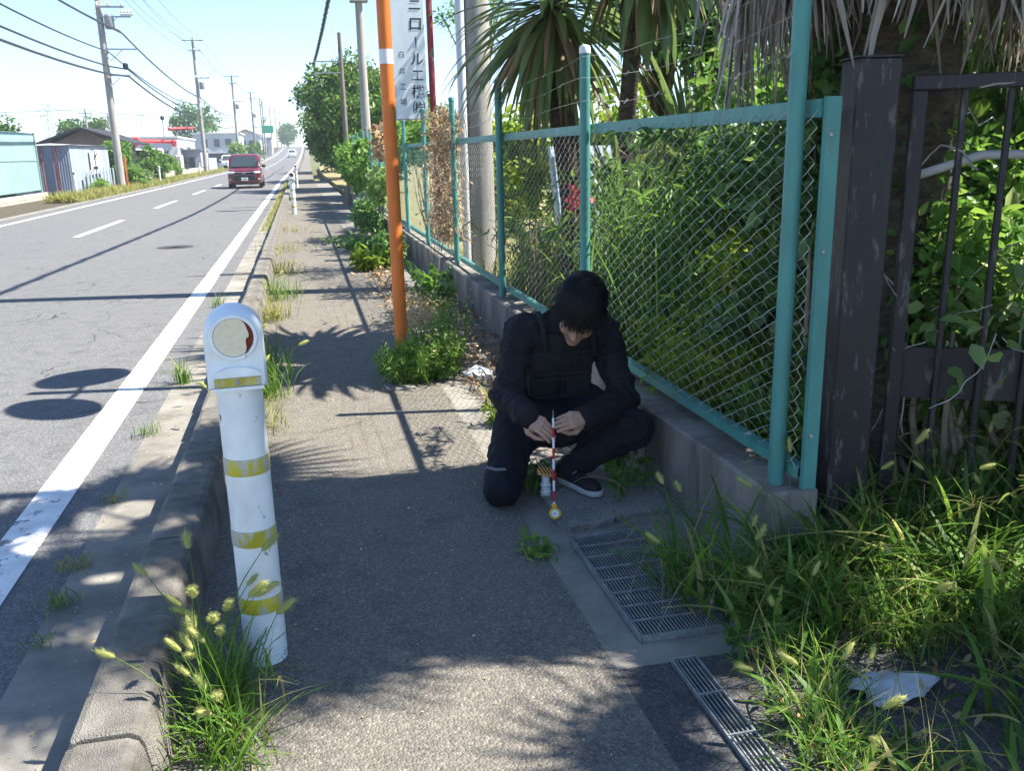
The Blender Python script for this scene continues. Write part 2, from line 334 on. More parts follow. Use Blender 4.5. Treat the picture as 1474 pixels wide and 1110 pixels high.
# ================================================================ SETTING
def sh(Y):
    ox = 0.0 if Y < 70 else (0.0115 * (Y - 70) * min(1, (Y - 70) / 30))
    if Y < 70: oz = 0.0
    elif Y < 330: oz = 7.0e-5 * (Y - 70) ** 2
    else: oz = 7.0e-5 * 260 ** 2 + .0085 * (Y - 330)
    return ox, oz
def ysamples(y0, y1):
    ys = [y0]
    while ys[-1] < y1 - 1e-6: ys.append(min(y1, ys[-1] + (8 if ys[-1] >= 62 else 62)))
    return ys
def strip(name, x0, x1, y0, y1, z, m, thick=0.0, kind='structure', parent=None):
    ys = ysamples(y0, y1); V = []; F = []
    for y in ys:
        ox, oz = sh(y); V += [(x0 + ox, y, z + oz), (x1 + ox, y, z + oz)]
    n = len(ys)
    for i in range(n - 1): F.append((2 * i, 2 * i + 1, 2 * i + 3, 2 * i + 2))
    if thick:
        b = len(V); V += [(v[0], v[1], v[2] - thick) for v in V]
        for i in range(n - 1):
            F.append((2 * i, 2 * i + 2, b + 2 * i + 2, b + 2 * i)); F.append((2 * i + 1, b + 2 * i + 1, b + 2 * i + 3, 2 * i + 3))
        F.append((0, b, b + 1, 1)); F.append((2 * n - 2, 2 * n - 1, b + 2 * n - 1, b + 2 * n - 2))
    o = np_mesh(name, V, F, m, parent)
    if kind and parent is None: o['kind'] = kind
    return o
# ground reaching the horizon
V = []; F = []; ys = [-80, -10] + list(range(60, 340, 10)) + [420, 520, 700, 1000, 1500]
for y in ys:
    oz = sh(y)[1]; V += [(-1500, y, oz - .3), (-60, y, oz - .3), (60, y, oz - .3), (1500, y, oz - .3)]
for i in range(len(ys) - 1):
    for j in range(3): F.append((4 * i + j, 4 * i + j + 1, 4 * i + j + 5, 4 * i + j + 4))
g = np_mesh('ground', V, F, M['field']); g['kind'] = 'structure'
strip('road', -8.4, -.99, -6, 900, 0.0, M['road'], .2)
strip('road_gutter', -.99, -.66, -6, 500, .002, M['gutter'], .2)
strip('sidewalk', -.46, .83, -4, 400, 0.0, M['walk'], .2)
strip('far_verge', -60, -8.4, -6, 900, -.02, M['dirt'], .1)
strip('far_gutter', -8.4, -8.05, -6, 400, .006, M['gutter'])
# drain strip beside the wall, left open where the two gratings lie
for (x0, x1, y0, y1, z, mm) in ((.83, .95, 2.29, 3.3, .001, 'gutter'), (1.31, 1.62, 2.29, 3.3, .001, 'gutter'), (.95, 1.31, 2.29, 2.41, .001, 'gutter'),
                                (.95, 1.31, 3.22, 3.3, .001, 'gutter'), (.83, 1.56, 3.3, 6.2, -.004, 'gutter'), (.83, 1.56, 6.2, 60, -.006, 'gutter'),
                                (.83, .998, -4, 2.29, .0, 'patch'), (1.092, 1.32, -4, 2.29, .0, 'patch')):
    strip('drain_apron', x0, x1, y0, y1, z, M[mm], .2)
strip('driveway', 1.32, 12, -4, 2.6, -.012, M['patch'], .2)
# fenced lot, a little higher than the walk
strip('lot_ground', 1.74, 60, 2.6, 120, .12, M['lawn'], .3)
# white edge lines and centre dashes
strip('edge_line', -1.355, -1.175, -6, 420, .004, M['line'])
strip('edge_line', -7.53, -7.38, -6, 420, .004, M['line'])
y = 9.5
while y < 300:
    if not (46.0 < y < 46.2): strip('centre_line', -4.77, -4.62, y, y + 5.2, .004, M['line'])
    y += 11.0
strip('stop_line', -4.4, -1.5, 95, 95.5, .005, M['line'])
# manhole in the lane
mb = MB(); mb.lathe((-2.3, 17.2, .002), [(.32, 0), (.32, .006), (.28, .008), (.02, .009)], 24)
for k in range(6): mb.lathe((-2.3, 17.2, .002), [(.04 + k * .04, .009), (.055 + k * .04, .012)], 24, caps=False)
tag(mb.build('manhole_cover', mat('iron_cover', (.09, .09, .09), .6, .4, .5, bump=.4, bscale=40), loc=(-2.3, 17.2, 0)), 'round dark iron manhole cover set in the near lane', 'manhole cover')

# ---- kerb between road and sidewalk: blocks
def kerb_mesh(L, seed):
    pr = [(-.452, -.05), (-.462, .08), (-.474, .165), (-.484, .188), (-.506, .200), (-.628, .200), (-.648, .190), (-.657, .165), (-.668, -.05)]
    rnd = random.Random(seed); V = []; F = []; n = len(pr); ys = [0, .012, L * .33, L * .66, L - .012, L]
    for k, yy in enumerate(ys):
        s = .006 if k in (0, len(ys) - 1) else 0
        for (x, z) in pr: V.append((x + (s if x < -.56 else -s) + rnd.uniform(-.0008, .0008), yy, z - (s if z > .1 else 0) + rnd.uniform(-.0008, .0008)))
    for k in range(len(ys) - 1):
        for j in range(n - 1): F.append((k * n + j, k * n + j + 1, (k + 1) * n + j + 1, (k + 1) * n + j))
    F.append(tuple(range(n - 1, -1, -1))); F.append(tuple((len(ys) - 1) * n + j for j in range(n)))
    me = bpy.data.meshes.new('kerb_block'); me.from_pydata(V, [], F); me.materials.append(M['kerb'])
    me.polygons.foreach_set('use_smooth', np.ones(len(me.polygons), bool)); me.set_sharp_from_angle(angle=R(24)); return me
kr = bpy.data.objects.new('kerb', None); COL.objects.link(kr); kr['kind'] = 'structure'
KM = [kerb_mesh(.594, s) for s in range(4)]
for i in range(56):
    y = -1.55 + .6 * i
    copy_piece(KM[i % 4], 'kerb_block', kr, (random.uniform(-.006, .006), y, random.uniform(-.006, .006)))
kmr = MB()
for i in range(120):
    y = 32.1 + 3.0 * i; ox, oz = sh(y + 1.5); kmr.box((-.56 + ox, y + 1.5, .08 + oz), (.2, 2.98, .24), bev=.02)
o = kmr.build('kerb_blocks', M['kerb'], kr); o['kind'] = 'stuff'

# ---- low concrete wall below the fence: cast segments
wr = root('low_wall', (1.65, 2.70, 0), 'low weathered concrete wall carrying the green mesh fence beside the sidewalk', 'wall')
def wallseg(L, seed):
    mb = MB(); rnd = random.Random(seed)
    mb.box((0, L / 2, .11), (.20, L - .006, .46), bev=.012)
    me = bpy.data.meshes.new('wall_segment'); me.from_pydata([(x + rnd.uniform(-.002, .002), y, z) for x, y, z in mb.v], [], mb.f); me.materials.append(M['wall']); return me
WM = [wallseg(.6, s) for s in range(3)]
for i in range(54): copy_piece(WM[i % 3], 'wall_segment', wr, (1.65 + random.uniform(-.003, .003), 2.70 + .6 * i, random.uniform(-.003, .003)))

# ---- green mesh fence
FX = 1.655; WT = .34
fr = root('mesh_fence', (FX, 2.8, WT), 'green chain link fence with pipe posts and flat top rail on the low wall', 'fence')
PY = [2.80, 5.12, 7.46, 9.80, 12.13, 14.45, 16.8, 19.1, 21.4, 23.7, 26.0, 28.3, 30.6]
for i, y in enumerate(PY):
    mb = MB(); top = 2.11 if i else 2.75
    mb.tube([(FX - .03, y, WT - .02), (FX - .03, y, top)], .03, 14 if i < 4 else 8)
    p = mb.build('post', M['green'], fr, smooth='auto')
    if i:
        c = MB(); c.lathe((FX - .03, y, top - .002), [(.0325, -.03), (.0325, .0), (.027, .012), (.01, .017)], 14)
        c.build('post_cap', M['white'] if i == 1 else M['green'], p, smooth='auto')
for i in range(len(PY) - 1):
    mb = MB(); a, b = PY[i], PY[i + 1]
    y0 = a + .031 if i else 2.715
    mb.box((FX + .012, (y0 + b - .031) / 2, 1.665), (.008, b - .031 - y0, .058)); mb.box((FX + .032, (y0 + b - .031) / 2, 1.69), (.032, b - .031 - y0, .006))
    mb.build('top_rail', M['green'], fr)
    mb = MB(); mb.box((FX + .005, (y0 + b - .031) / 2, WT + .065), (.008, b - .031 - y0, .04)); mb.box((FX + .026, (y0 + b - .031) / 2, WT + .088), (.034, b - .031 - y0, .006))
    mb.build('bottom_rail', M['green'], fr)
# square end strut beside the first post
mb = MB(); mb.prism([(0, -.012, 0), (.05, -.012, 0), (.05, .012, 0), (0, .012, 0)], (FX + .016, 2.70, WT + .01), (FX + .016, 2.70, 1.70)); mb.build('end_strut', M['green'], fr)
mb = MB()
for z in (.55, 1.2, 1.58): mb.lathe((FX + .034, 2.688, z), [(.009, 0), (.009, .004), (.004, .007)], 8, axis=(0, -1, 0))
mb.build('bolt', M['steel'], fr)
# chain link: every wire is a zigzag
def chain(y0, y1, z0, z1, pitch, r, seed):
    rnd = np.random.default_rng(seed); nw = int((y1 - y0) / (pitch / 2 * 2)) + 1; V = []; F = []
    nz = int((z1 - z0) / pitch * 2) + 1
    zs = np.linspace(z0, z1, nz)
    ang = np.array([.5, 2.6, 4.7])
    for w in range(nw):
        yc = y0 + w * pitch
        k = np.arange(nz); yy = np.where(k % 2 == (w % 2), yc - pitch * .52, yc + pitch * .52) + rnd.normal(0, .0012, nz)
        yy = np.clip(np.where((k + w) % 2 == 0, yc - pitch * .52, yc + pitch * .52) + rnd.normal(0, .0015, nz) + .006 * np.sin(zs * 3 + yc), y0, y1)
        xx = np.where(k % 2 == 0, FX + .002, FX - .004) + .006 * math.sin(yc * 2.3) + rnd.normal(0, .001, nz)
        b = len(V) * 1
        ring = np.stack([np.stack([xx + r * math.cos(a), yy + r * .75 * math.sin(a), zs + r * .6 * math.sin(a)], 1) for a in ang], 1)
        base = sum(len(x) for x in V)
        V.append(ring.reshape(-1, 3))
        i = np.arange(nz - 1)
        for j in range(3): F.append(np.stack([base + i * 3 + j, base + i * 3 + (j + 1) % 3, base + (i + 1) * 3 + (j + 1) % 3, base + (i + 1) * 3 + j], 1))
    return np.concatenate(V), np.concatenate(F)
for i in range(len(PY) - 1):
    y0 = PY[i] + .03 if i else 2.72; y1 = PY[i + 1] - .03
    p_, r_ = (.056, .0016) if i < 3 else ((.06, .0018) if i < 6 else (.075, .0022))
    Vc, Fc = chain(y0, y1, WT + .08, 1.66, p_, r_, i)
    o = np_mesh('chain_link_mesh', Vc, Fc, M['wire'] if i < 4 else M['greenwire'], fr, smooth=True); o['kind'] = 'stuff'
# barbed wire strands
for z, s in ((1.83, 1), (1.95, 2), (2.06, 3)):
    mb = MB(); rnd = random.Random(s)
    pts = []
    for i in range(len(PY) - 4):
        for k in range(6):
            t = k / 6; pts.append((FX - .06 + rnd.uniform(-.006, .006), PY[i] * (1 - t) + PY[i + 1] * t, z - .05 * math.sin(math.pi * t) + rnd.uniform(-.01, .01)))
    mb.tube(pts, .0012, 3)
    for i in range(70):
        q = pts[int(rnd.random() * (len(pts) - 1))]
        for k in range(2): mb.tube([(q[0] - .01, q[1] + rnd.uniform(-.01, .01), q[2] - .012), (q[0] + .01, q[1] + rnd.uniform(-.01, .01), q[2] + .012)], .0011, 3)
    mb.build('barbed_wire', M['wire'], fr)

# ---- brown gate post and gate
gd = np.array([.893, -.45, 0]); gn = np.array([-.45, -.893, 0])
gp = root('gate_post', (1.93, 2.88, -.05), 'tall dark brown steel gate post with worn paint and rust spots', 'gate post')
ang = math.atan2(gd[1], gd[0])
mb = MB(); mb.box((1.94, 2.87, .88), (.15, .15, 1.9), rz=ang + .25, bev=.006); pb = mb.build('post_body', M['brown'], gp)
mb = MB(); mb.box((1.94, 2.87, 1.833), (.158, .158, .006), rz=ang + .25); mb.build('top_plate', M['brown'], gp)
gt = root('steel_gate', (2.15, 2.885, .05), 'dark brown barred steel gate with a broad middle band overgrown by weeds', 'gate')
def gpt(s, z, n=0): return np.array([2.15, 2.885, 0]) + gd * s + gn * n + np.array([0, 0, z])
def gbox(s0, s1, z0, z1, n0, n1, name, m='brown', bev=.003):
    c = gpt((s0 + s1) / 2, (z0 + z1) / 2, (n0 + n1) / 2); mb = MB(); mb.box(c, (s1 - s0, abs(n1 - n0), z1 - z0), rz=ang, bev=bev); return mb.build(name, M[m], gt)
gbox(-.025, .025, .05, 1.725, -.025, .025, 'frame_upright'); gbox(-.025, 2.6, 1.727, 1.777, -.025, .025, 'top_rail'); gbox(.027, 2.6, .06, .10, -.02, .02, 'bottom_rail')
gbox(.027, 2.6, .60, .80, -.028, -.013, 'middle_band')
for k in range(1, 17): gbox(.148 * k - .011, .148 * k + .011, .102, 1.725, -.011, .011, 'bar')

# ---- steel gratings
def grating(name, x0, x1, y0, y1, z, nb, cross, label, tilt=0.0, skew=0.0):
    r_ = root(name, ((x0 + x1) / 2, (y0 + y1) / 2, z), label, 'grating')
    mb = MB(); mb.box(((x0 + x1) / 2, (y0 + y1) / 2, -.24), (x1 - x0 + .02, y1 - y0 + .02, .02)); 
    for (a, b, c, d) in ((x0 - .012, x0 - .008, y0, y1), (x1 + .008, x1 + .012, y0, y1), (x0, x1, y0 - .012, y0 - .008), (x0, x1, y1 + .008, y1 + .012)): mb.box(((a + b) / 2, (c + d) / 2, -.13), (b - a, d - c, .22))
    mb.build('drain_pit', M['darkpit'], r_)
    mb = MB()
    for xx in (x0, x1): mb.box((xx, (y0 + y1) / 2, z), (.006, y1 - y0, .03))
    for yy in (y0, y1): mb.box(((x0 + x1) / 2, yy, z), (x1 - x0 - .008, .006, .029))
    mb.build('frame', M['steel'], r_)
    me = None
    for k in range(nb):
        x = x0 + (x1 - x0) * (k + 1) / (nb + 1)
        if me is None:
            mb = MB(); mb.box((0, 0, 0), (.0042, y1 - y0 - .008, .022)); me = bpy.data.meshes.new('bar'); me.from_pydata(mb.v, [], mb.f); me.materials.append(M['steel'])
        copy_piece(me, 'bar', r_, (x, (y0 + y1) / 2, z - .002))
    for k in range(cross):
        yy = y0 + (y1 - y0) * (k + 1) / (cross + 1); mb = MB(); mb.box(((x0 + x1) / 2, yy, z + .012), (x1 - x0 - .008, .006, .006)); mb.build('cross_bar', M['steel'], r_)
    return r_
g1 = grating('drain_grating', .955, 1.305, 2.415, 3.215, .012, 27, 7, 'large galvanised grating over the square drain beside the wall'); 
g2 = grating('slot_drain', 1.005, 1.085, -.6, 2.285, .0, 5, 14, 'narrow slotted drain grating running toward the viewer past the grass')
# aggregate slab with a broken edge by the shoe
mb = MB(); poly = [(.985, 3.31, 0), (1.18, 3.335, 0), (1.2, 3.36, 0), (1.46, 3.39, 0), (1.5, 3.66, 0), (1.3, 3.78, 0), (.97, 3.74, 0), (.955, 3.40, 0)]
mb.prism(poly, (0, 0, -.01), (0, 0, .022)); tag(mb.build('drain_slab', M['slab'], loc=(1.2, 3.5, 0)), 'rough aggregate concrete drain cover with a chipped edge under the shoe', 'slab')

# ---- bollards
def bollard(loc, label, small=False, red=False, facing=0.0, lean=0.0):
    x, y, z = loc; r_ = root('bollard', loc, label, 'bollard', 'white bollards along the kerb')
    n = 28 if not small else 12; rr = .066
    ca, sa = math.cos(facing), math.sin(facing)
    mb = MB(); mb.tube([(x, y, z - .05), (x, y, z + .93)], rr, n); mb.build('tube', M['bollard'], r_, smooth='auto')
    for h in (.205, .43, .66):
        mb = MB(); mb.lathe((x, y, z + h), [(rr + .0012, -.026), (rr + .0022, -.024), (rr + .0022, .024), (rr + .0012, .026)], n, caps=False); mb.build('yellow_band', M['yellow'], r_, smooth='auto')
    # head: a D-shaped housing with a round reflector facing along the road
    hw = .083; hz0 = z + .905; hz1 = z + 1.055
    prof = [(-hw, hz0), (hw, hz0), (hw, hz1)] + [(hw * math.cos(a), hz1 + hw * math.sin(a)) for a in np.linspace(0, math.pi, 14)[1:-1]] + [(-hw, hz1)]
    def P(u, v, w): return (x + ca * u - sa * v, y + sa * u + ca * v, w)
    def slab(scale_, v0, v1, z0s=0, mk='bollard', name='head', par=r_, bevel=0):
        c = (hz0 + hz1) / 2 + .03
        V = []; k = len(prof)
        rings = [(scale_ * (1 - bevel), v0), (scale_, v0 + (v1 - v0) * .12), (scale_, v1 - (v1 - v0) * .12), (scale_ * (1 - bevel), v1)]
        for sc, v in rings: V += [P(u * sc, v, c + (w - c) * sc) for u, w in prof]
        F = [tuple(range(k - 1, -1, -1)), tuple(range(3 * k, 4 * k))]
        for q in range(3): F += [(q * k + i, q * k + (i + 1) % k, (q + 1) * k + (i + 1) % k, (q + 1) * k + i) for i in range(k)]
        return np_mesh(name, V, F, M[mk], par, smooth=True)
    hd = slab(1.0, -.075, .075, bevel=.09); hd.data.set_sharp_from_angle(angle=R(45))
    ax = (-(-sa) * 0 + sa * 1, -ca, 0)
    fc = np.array(P(0, -.075, hz1 + .004))
    mb = MB(); mb.lathe(fc, [(.066, -.002), (.068, .010), (.064, .016), (.056, .016), (.055, .006)], 32 if not small else 14, axis=ax, caps=False); mb.build('reflector_ring', M['bollard'], hd, smooth='auto')
    mb = MB(); mb.lathe(fc, [(.0555, .0), (.0555, .009)], 28 if not small else 12, axis=ax); mb.build('reflector_back', M['redrust'], hd)
    if not small:
        # lens with a broken rim
        u, w, d = frame(ax); k = 40; V = [fc + d * .0135]; 
        for j in range(k):
            a = 2 * math.pi * j / k; v_ = u * math.cos(a) + w * math.sin(a)
            right = v_ @ np.array([ca, sa, 0]); up = v_[2]
            rr2 = .0545
            if right > .55: rr2 = .0545 - .012 * min(1, (right - .55) * 2.6) * (1.0 + .7 * (up < -.1)) + random.uniform(-.001, .001)
            V.append(fc + d * .0135 + v_ * rr2)
        V += [np.array(v) - d * .003 for v in V]
        F = [(0, 1 + j, 1 + (j + 1) % k) for j in range(k)] + [(1 + j, 2 + k + j, 2 + k + (j + 1) % k, 1 + (j + 1) % k) for j in range(k)]
        np_mesh('reflector_lens', V, F, M['retro'], hd)
    elif red: pass
    # hood with yellow strip under the reflector
    mb = MB(); hv = []
    for a in np.linspace(0, math.pi, 12): hv.append((.066 * math.cos(a), .028 * math.sin(a)))
    zz = z + .945; poly = [P(u, 0, zz + w) for u, w in hv]
    d = np.array(P(0, -.018, 0)) - np.array(P(0, 0, 0)); s0 = np.array(P(0, -.072, 0)) - np.array(P(0, 0, 0))
    mb.prism(poly, s0, s0 + d); mb.build('hood', M['bollard'], hd)
    mb = MB(); c = P(0, -.0775, zz - .018); mb.box(c, (.13, .006, .024), rz=facing); mb.build('yellow_strip', M['yellow'], hd)
    if not small:
        mb = MB(); mb.box(P(0, -.0775, zz - .037), (.14, .012, .010), rz=facing); mb.build('lower_lip', M['bollard'], hd)
        mb = MB(); c = P(0, -.081, zz - .018); mb.lathe(c, [(.006, 0), (.006, .003), (.003, .005)], 8, axis=ax); mb.build('screw', M['steel'], hd)
    return r_
bollard((-.225, 2.66, 0), 'big scuffed white bollard with yellow bands and a cracked round reflector in front', facing=.06)
bollard((-.24, 25.7, 0), 'white bollard with a red round face standing farther along the kerb', True, True)
bollard((-.2, 48, 0), 'tiny distant white bollard behind the red-faced one on the kerb', True, True)
def delineator(x, y, label):
    ox, oz = sh(y); r_ = root('marker_post', (x, y, oz), label, 'marker post', 'white marker posts on the far verge')
    mb = MB(); mb.tube([(x, y, oz - .1), (x, y, oz + .95)], .05, 10); mb.build('tube', M['whitep'], r_, smooth='auto')
    mb = MB(); mb.lathe((x, y, oz + .95), [(.05, 0), (.075, .04), (.075, .13), (.05, .17)], 10); mb.build('head', M['bollard'], r_, smooth='auto')
    mb = MB(); mb.lathe((x, y - .075, oz + 1.04), [(.05, 0), (.05, .006)], 10, axis=(0, -1, 0)); mb.build('reflector', M['redrust'], r_)
delineator(-9.7, 43.6, 'white marker post in front of the grey corrugated shed'); delineator(-8.75, 62, 'white marker post behind the first utility pole on the far verge')
delineator(-8.7, 86, 'white marker post just before the second utility pole'); delineator(-8.6, 118, 'white marker post beyond the second utility pole')

# ---- orange mirror pole (mirrors above the picture cast the twin shadow on the road)
mr = root('mirror_pole', (.60, 6.13, 0), 'bright orange traffic mirror pole rising from weeds on the sidewalk', 'mirror pole')
mb = MB(); mb.tube([(.60, 6.13, -.05), (.60, 6.13, 3.55)], .0445, 20); mb.build('pole', M['orange'], mr, smooth='auto')
mb = MB(); mb.lathe((.60, 6.13, 2.16), [(.0452, -.045), (.0455, .045)], 20, caps=False); mb.build('sticker', M['whitep'], mr, smooth='auto')
for (dy, dz, s) in ((-.42, 3.12, -1), (.42, 3.12, 1)):
    nrm = np.array([-.55, -.75 * s * -1 if s > 0 else -.75, -.22]); nrm = np.array([-.8, .35 * s, -.25]); nrm /= np.linalg.norm(nrm)
    c = np.array([.55, 6.13 + dy, dz])
    mb = MB(); mb.lathe(c, [(.0, -.10), (.16, -.085), (.27, -.04), (.305, 0), (.315, .012), (.305, .02)], 28, axis=nrm, caps=False); sh_ = mb.build('mirror_shell', M['orange'], mr, smooth='auto')
    mb = MB(); mb.lathe(c, [(.303, .018), (.2, .045), (.1, .058), (.001, .062)], 28, axis=nrm, caps=False); mb.build('mirror_face', M['chrome'], sh_, smooth=True)
    mb = MB(); mb.tube([(.60, 6.13, dz), (.58, 6.13 + dy * .6, dz), c - nrm * .08], .02, 8); mb.build('bracket', M['orange'], mr)

# ---- sign board on the rusty pole
sr = root('sign_post', (1.80, 12.35, .1), 'thin rusty red pole behind the fence holding the white sign', 'pole')
mb = MB(); mb.tube([(1.80, 12.35, .05), (1.80, 12.35, 4.4)], .042, 10); mb.build('pole', M['rustpole'], sr, smooth='auto')
mb = MB()
for z in (2.3, 3.6): mb.box((1.68, 12.35, z), (.26, .03, .03))
mb.build('bracket', M['rustpole'], sr)
sg = root('sign_board', (1.50, 12.27, 1.98), 'tall narrow white board with vertical black japanese lettering behind the orange pole', 'sign')
mb = MB(); mb.box((1.50, 12.27, 3.06), (.43, .02, 2.16), bev=.003); mb.build('board', M['sign'], sg)
mb = MB()
for (cx, cz, w, h_) in ((1.50, 1.99, .435, .018), (1.282, 3.06, .014, 2.16)): mb.box((cx, 12.265, cz), (w, .034, h_))
mb.build('board_edge', M['metal'], sg)
def glyph(ch, cx, cz, size, w=1.0, name='letter'):
    cu = bpy.data.curves.new('glyph', 'FONT'); cu.body = ch; cu.size = 1; cu.align_x = 'CENTER'; cu.align_y = 'CENTER'; cu.extrude = 0.0; cu.offset = 0.012 if size > .1 else .0
    o = bpy.data.objects.new('glyph', cu); COL.objects.link(o); dg = bpy.context.evaluated_depsgraph_get(); dg.update()
    me = bpy.data.meshes.new_from_object(o.evaluated_get(dg)); bpy.data.objects.remove(o)
    if not len(me.vertices): return
    co = np.zeros(len(me.vertices) * 3); me.vertices.foreach_get('co', co); co = co.reshape(-1, 3)
    mid = (co.min(0) + co.max(0)) / 2; ext = max((co.max(0) - co.min(0))[:2].max(), .6)
    co = (co - mid) / ext * size; off = OFF[sg]
    V = np.stack([co[:, 0] * w + cx - off[0] + co[:, 1] * .06, np.full(len(co), 12.2565) - off[1], co[:, 1] + cz - off[2]], 1)
    me.vertices.foreach_set('co', V.ravel()); me.materials.clear(); me.materials.append(M['ink']); me.update(); link(name, me, sg)
zz = 3.40
for ch, z, s in (('ニ', 3.40, .15), ('ロ', 3.17, .15), ('ー', 2.95, .14), ('ル', 2.74, .16), ('工', 2.54, .15), ('機', 2.34, .17), ('㈱', 2.14, .16)):
    if ch == 'ー':
        mb = MB(); mb.prism([(1.588, 12.2575, 3.02), (1.606, 12.2575, 3.01), (1.600, 12.2575, 2.88), (1.590, 12.2575, 2.87)], (0, 0, 0), (0, -.001, 0)); mb.build('letter', M['ink'], sg)
    else: glyph(ch, 1.60, z, s)
for ch, z in (('白', 2.80), ('井', 2.59), ('工', 2.40), ('場', 2.21)): glyph(ch, 1.40, z, .085)

# ---- utility poles
def upole(x, y, H, label, full=True, wood=False, r0=.19, group='utility poles across the road', arm_x=1, name='utility_pole'):
    ox, oz = sh(y); x += ox; z = oz
    r_ = root(name, (x, y, z), label, 'utility pole', group)
    mb = MB(); mb.tube([(x, y, z - .5), (x, y, z + H)], [r0, r0 * .62], 12); mb.build('pole', M['wpole'] if wood else M['cpole'], r_, smooth='auto')
    if not full: return r_
    for (h, L, cx) in ((H - .3, 1.9, 0), (H - 1.2, 1.1, .1), (H - 3.6, 1.3, .55 * arm_x)):
        mb = MB(); mb.box((x + cx, y - .17, z + h), (L, .09, .09)); a = mb.build('crossarm', M['metal'], r_)
        for s in (-.46, -.05, .42):
            mb = MB(); mb.lathe((x + cx + s * L, y - .17, z + h + .045), [(.05, 0), (.07, .06), (.04, .09), (.065, .14), (.03, .19)], 8); mb.build('insulator', M['porcelain'], a)
    mb = MB(); mb.lathe((x + .42 * arm_x, y - .05, z + H - 4.6), [(.2, 0), (.23, .05), (.23, .6), (.15, .68)], 12); mb.build('transformer', M['metal'], r_, smooth='auto')
    for k in range(8):
        mb = MB(); mb.tube([(x - .26, y, z + 2.2 + k * .9), (x + .26, y, z + 2.2 + k * .9)], .012, 4); mb.build('step_bolt', M['metal'], r_)
    return r_
ordn = ['first and nearest', 'second', 'third', 'fourth', 'fifth', 'sixth', 'seventh', 'eighth', 'ninth', 'tenth', 'eleventh and farthest']
PLY = [50, 92.3, 135, 177, 219, 261, 303, 345, 387, 429, 471]
for i, y in enumerate(PLY):
    upole(-8.95, y, 12.4, 'tall concrete utility pole across the road, %s in the row' % ordn[i], full=i < 5, r0=.205)
for i, y in enumerate((110, 150, 200, 250, 300, 350)):
    upole(3.6, y, 10.5, 'distant utility pole on the fence side of the road, %s past the trees' % ordn[i].replace(' and nearest', ''), full=i < 3, r0=.16, group='far utility poles on the fence side', arm_x=-1)
upole(-7.6, 181, 11.5, 'slim utility pole standing close beside the fourth one of the far row', r0=.15)
# pole parts at the height the picture shows on the first pole
PR = [o for o in COL.objects if o.name == 'utility_pole'][0]
for (h, L) in ((8.35, 1.35), (6.85, 1.45), (5.62, 1.0)):
    mb = MB(); mb.box((-8.95 + L / 2 + .1, 49.8, h), (L, .07, .07)); mb.box((-8.95 + L * .4, 49.8, h - .25), (L * .6, .03, .03), M=Matrix.Translation((-8.95 + L * .4, 49.8, h - .28)) @ Matrix.Rotation(-.7, 4, 'Y')); mb.build('bracket_arm', M['metal'], PR)
mb = MB()
for k in range(4): mb.lathe((-7.9 + k * .16, 49.8, 8.39), [(.05, 0), (.09, .08), (.05, .12), (.08, .2), (.03, .28)], 8)
mb.build('insulator', M['porcelain'], PR)
mb = MB(); mb.lathe((-8.0, 49.7, 5.9), [(.08, 0), (.13, .06), (.13, .24), (.08, .3)], 10); mb.build('splice_box', M['blackp'], PR)
# orange sleeve on the foot of the first pole
mb = MB(); mb.box((-8.60, 49.7, .95), (.09, .05, 1.5), rz=.1, bev=.01); mb.build('guard_sleeve', mat('orange_guard', (.65, .16, .05), .6, .3, var=.4, vscale=3), PR)
def cable(pts_ends, sag, r, label, name='overhead_cable', n=16, mk='cable', group='overhead cables along the far side of the road'):
    mb = MB(); pts = []
    for (a, b) in zip(pts_ends[:-1], pts_ends[1:]):
        a = np.array(a, float); b = np.array(b, float)
        for k in range(n + (b is pts_ends[-1])):
            t = k / n; p = a * (1 - t) + b * t; p[2] -= 4 * sag * min(1, (np.linalg.norm(b - a) / 40) ** 2) * t * (1 - t); pts.append(p)
    pts.append(np.array(pts_ends[-1], float)); mb.tube(pts, r, 5)
    tag(mb.build(name, M[mk], loc=pts_ends[0]), label, 'cable', group)
def plx(i): return -8.95 + sh(PLY[i])[0]
def plz(i, h): return h + sh(PLY[i])[1]
cable([(-8.4, 8, 7.7), (-8.0, 49.8, 7.6), (-8.5, 92, 7.0), (-8.6, 135, 7.2)], .42, .045, 'thick black double cable sagging highest on the first utility pole bracket')
cable([(-8.6, 8, 7.9), (-8.1, 49.8, 7.72), (-8.5, 92, 7.1)], .5, .03, 'black cable riding just above the thick double cable')
cable([(-8.9, 8, 7.4), (-8.75, 49.8, 6.75), (-8.8, 92, 6.45), (-8.7, 135, 6.6)], .62, .032, 'black cable meeting the first utility pole below the second bracket')
cable([(-8.9, 8, 6.4), (-8.75, 49.8, 6.05), (-8.0, 50.2, 5.95), (-8.7, 92, 5.9)], .5, .04, 'black cable running into the small splice box on the first pole', n=12)
cable([(-8.9, 8, 5.9), (-8.75, 49.8, 5.68), (-8.0, 50.2, 5.62), (-8.7, 92, 5.35), (-8.6, 135, 5.7)], .5, .05, 'lowest thick black cable on the first utility pole', n=12)
for k, (dx, h) in enumerate(((-.85, 12.3), (-.1, 12.3), (.8, 12.3), (-.4, 11.3), (.6, 11.3))):
    cable([(-8.95 + dx, 8, h + .1)] + [(plx(i) + dx, PLY[i] - .17, plz(i, h)) for i in range(5)], .8, .014,
          'thin power line strung between the far pole tops, %s' % ['outer line of the top crossarm', 'middle line of the top crossarm', 'road-side line of the top crossarm', 'outer line of the lower crossarm', 'road-side line of the lower crossarm'][k])
for k, h in enumerate((6.3, 7.2)):
    cable([(plx(i) + .3, PLY[i] - .2, plz(i, h)) for i in range(2, 9)], .5, .04, 'distant cable linking the far row of poles, %s run' % ['lower', 'upper'][k], n=6)
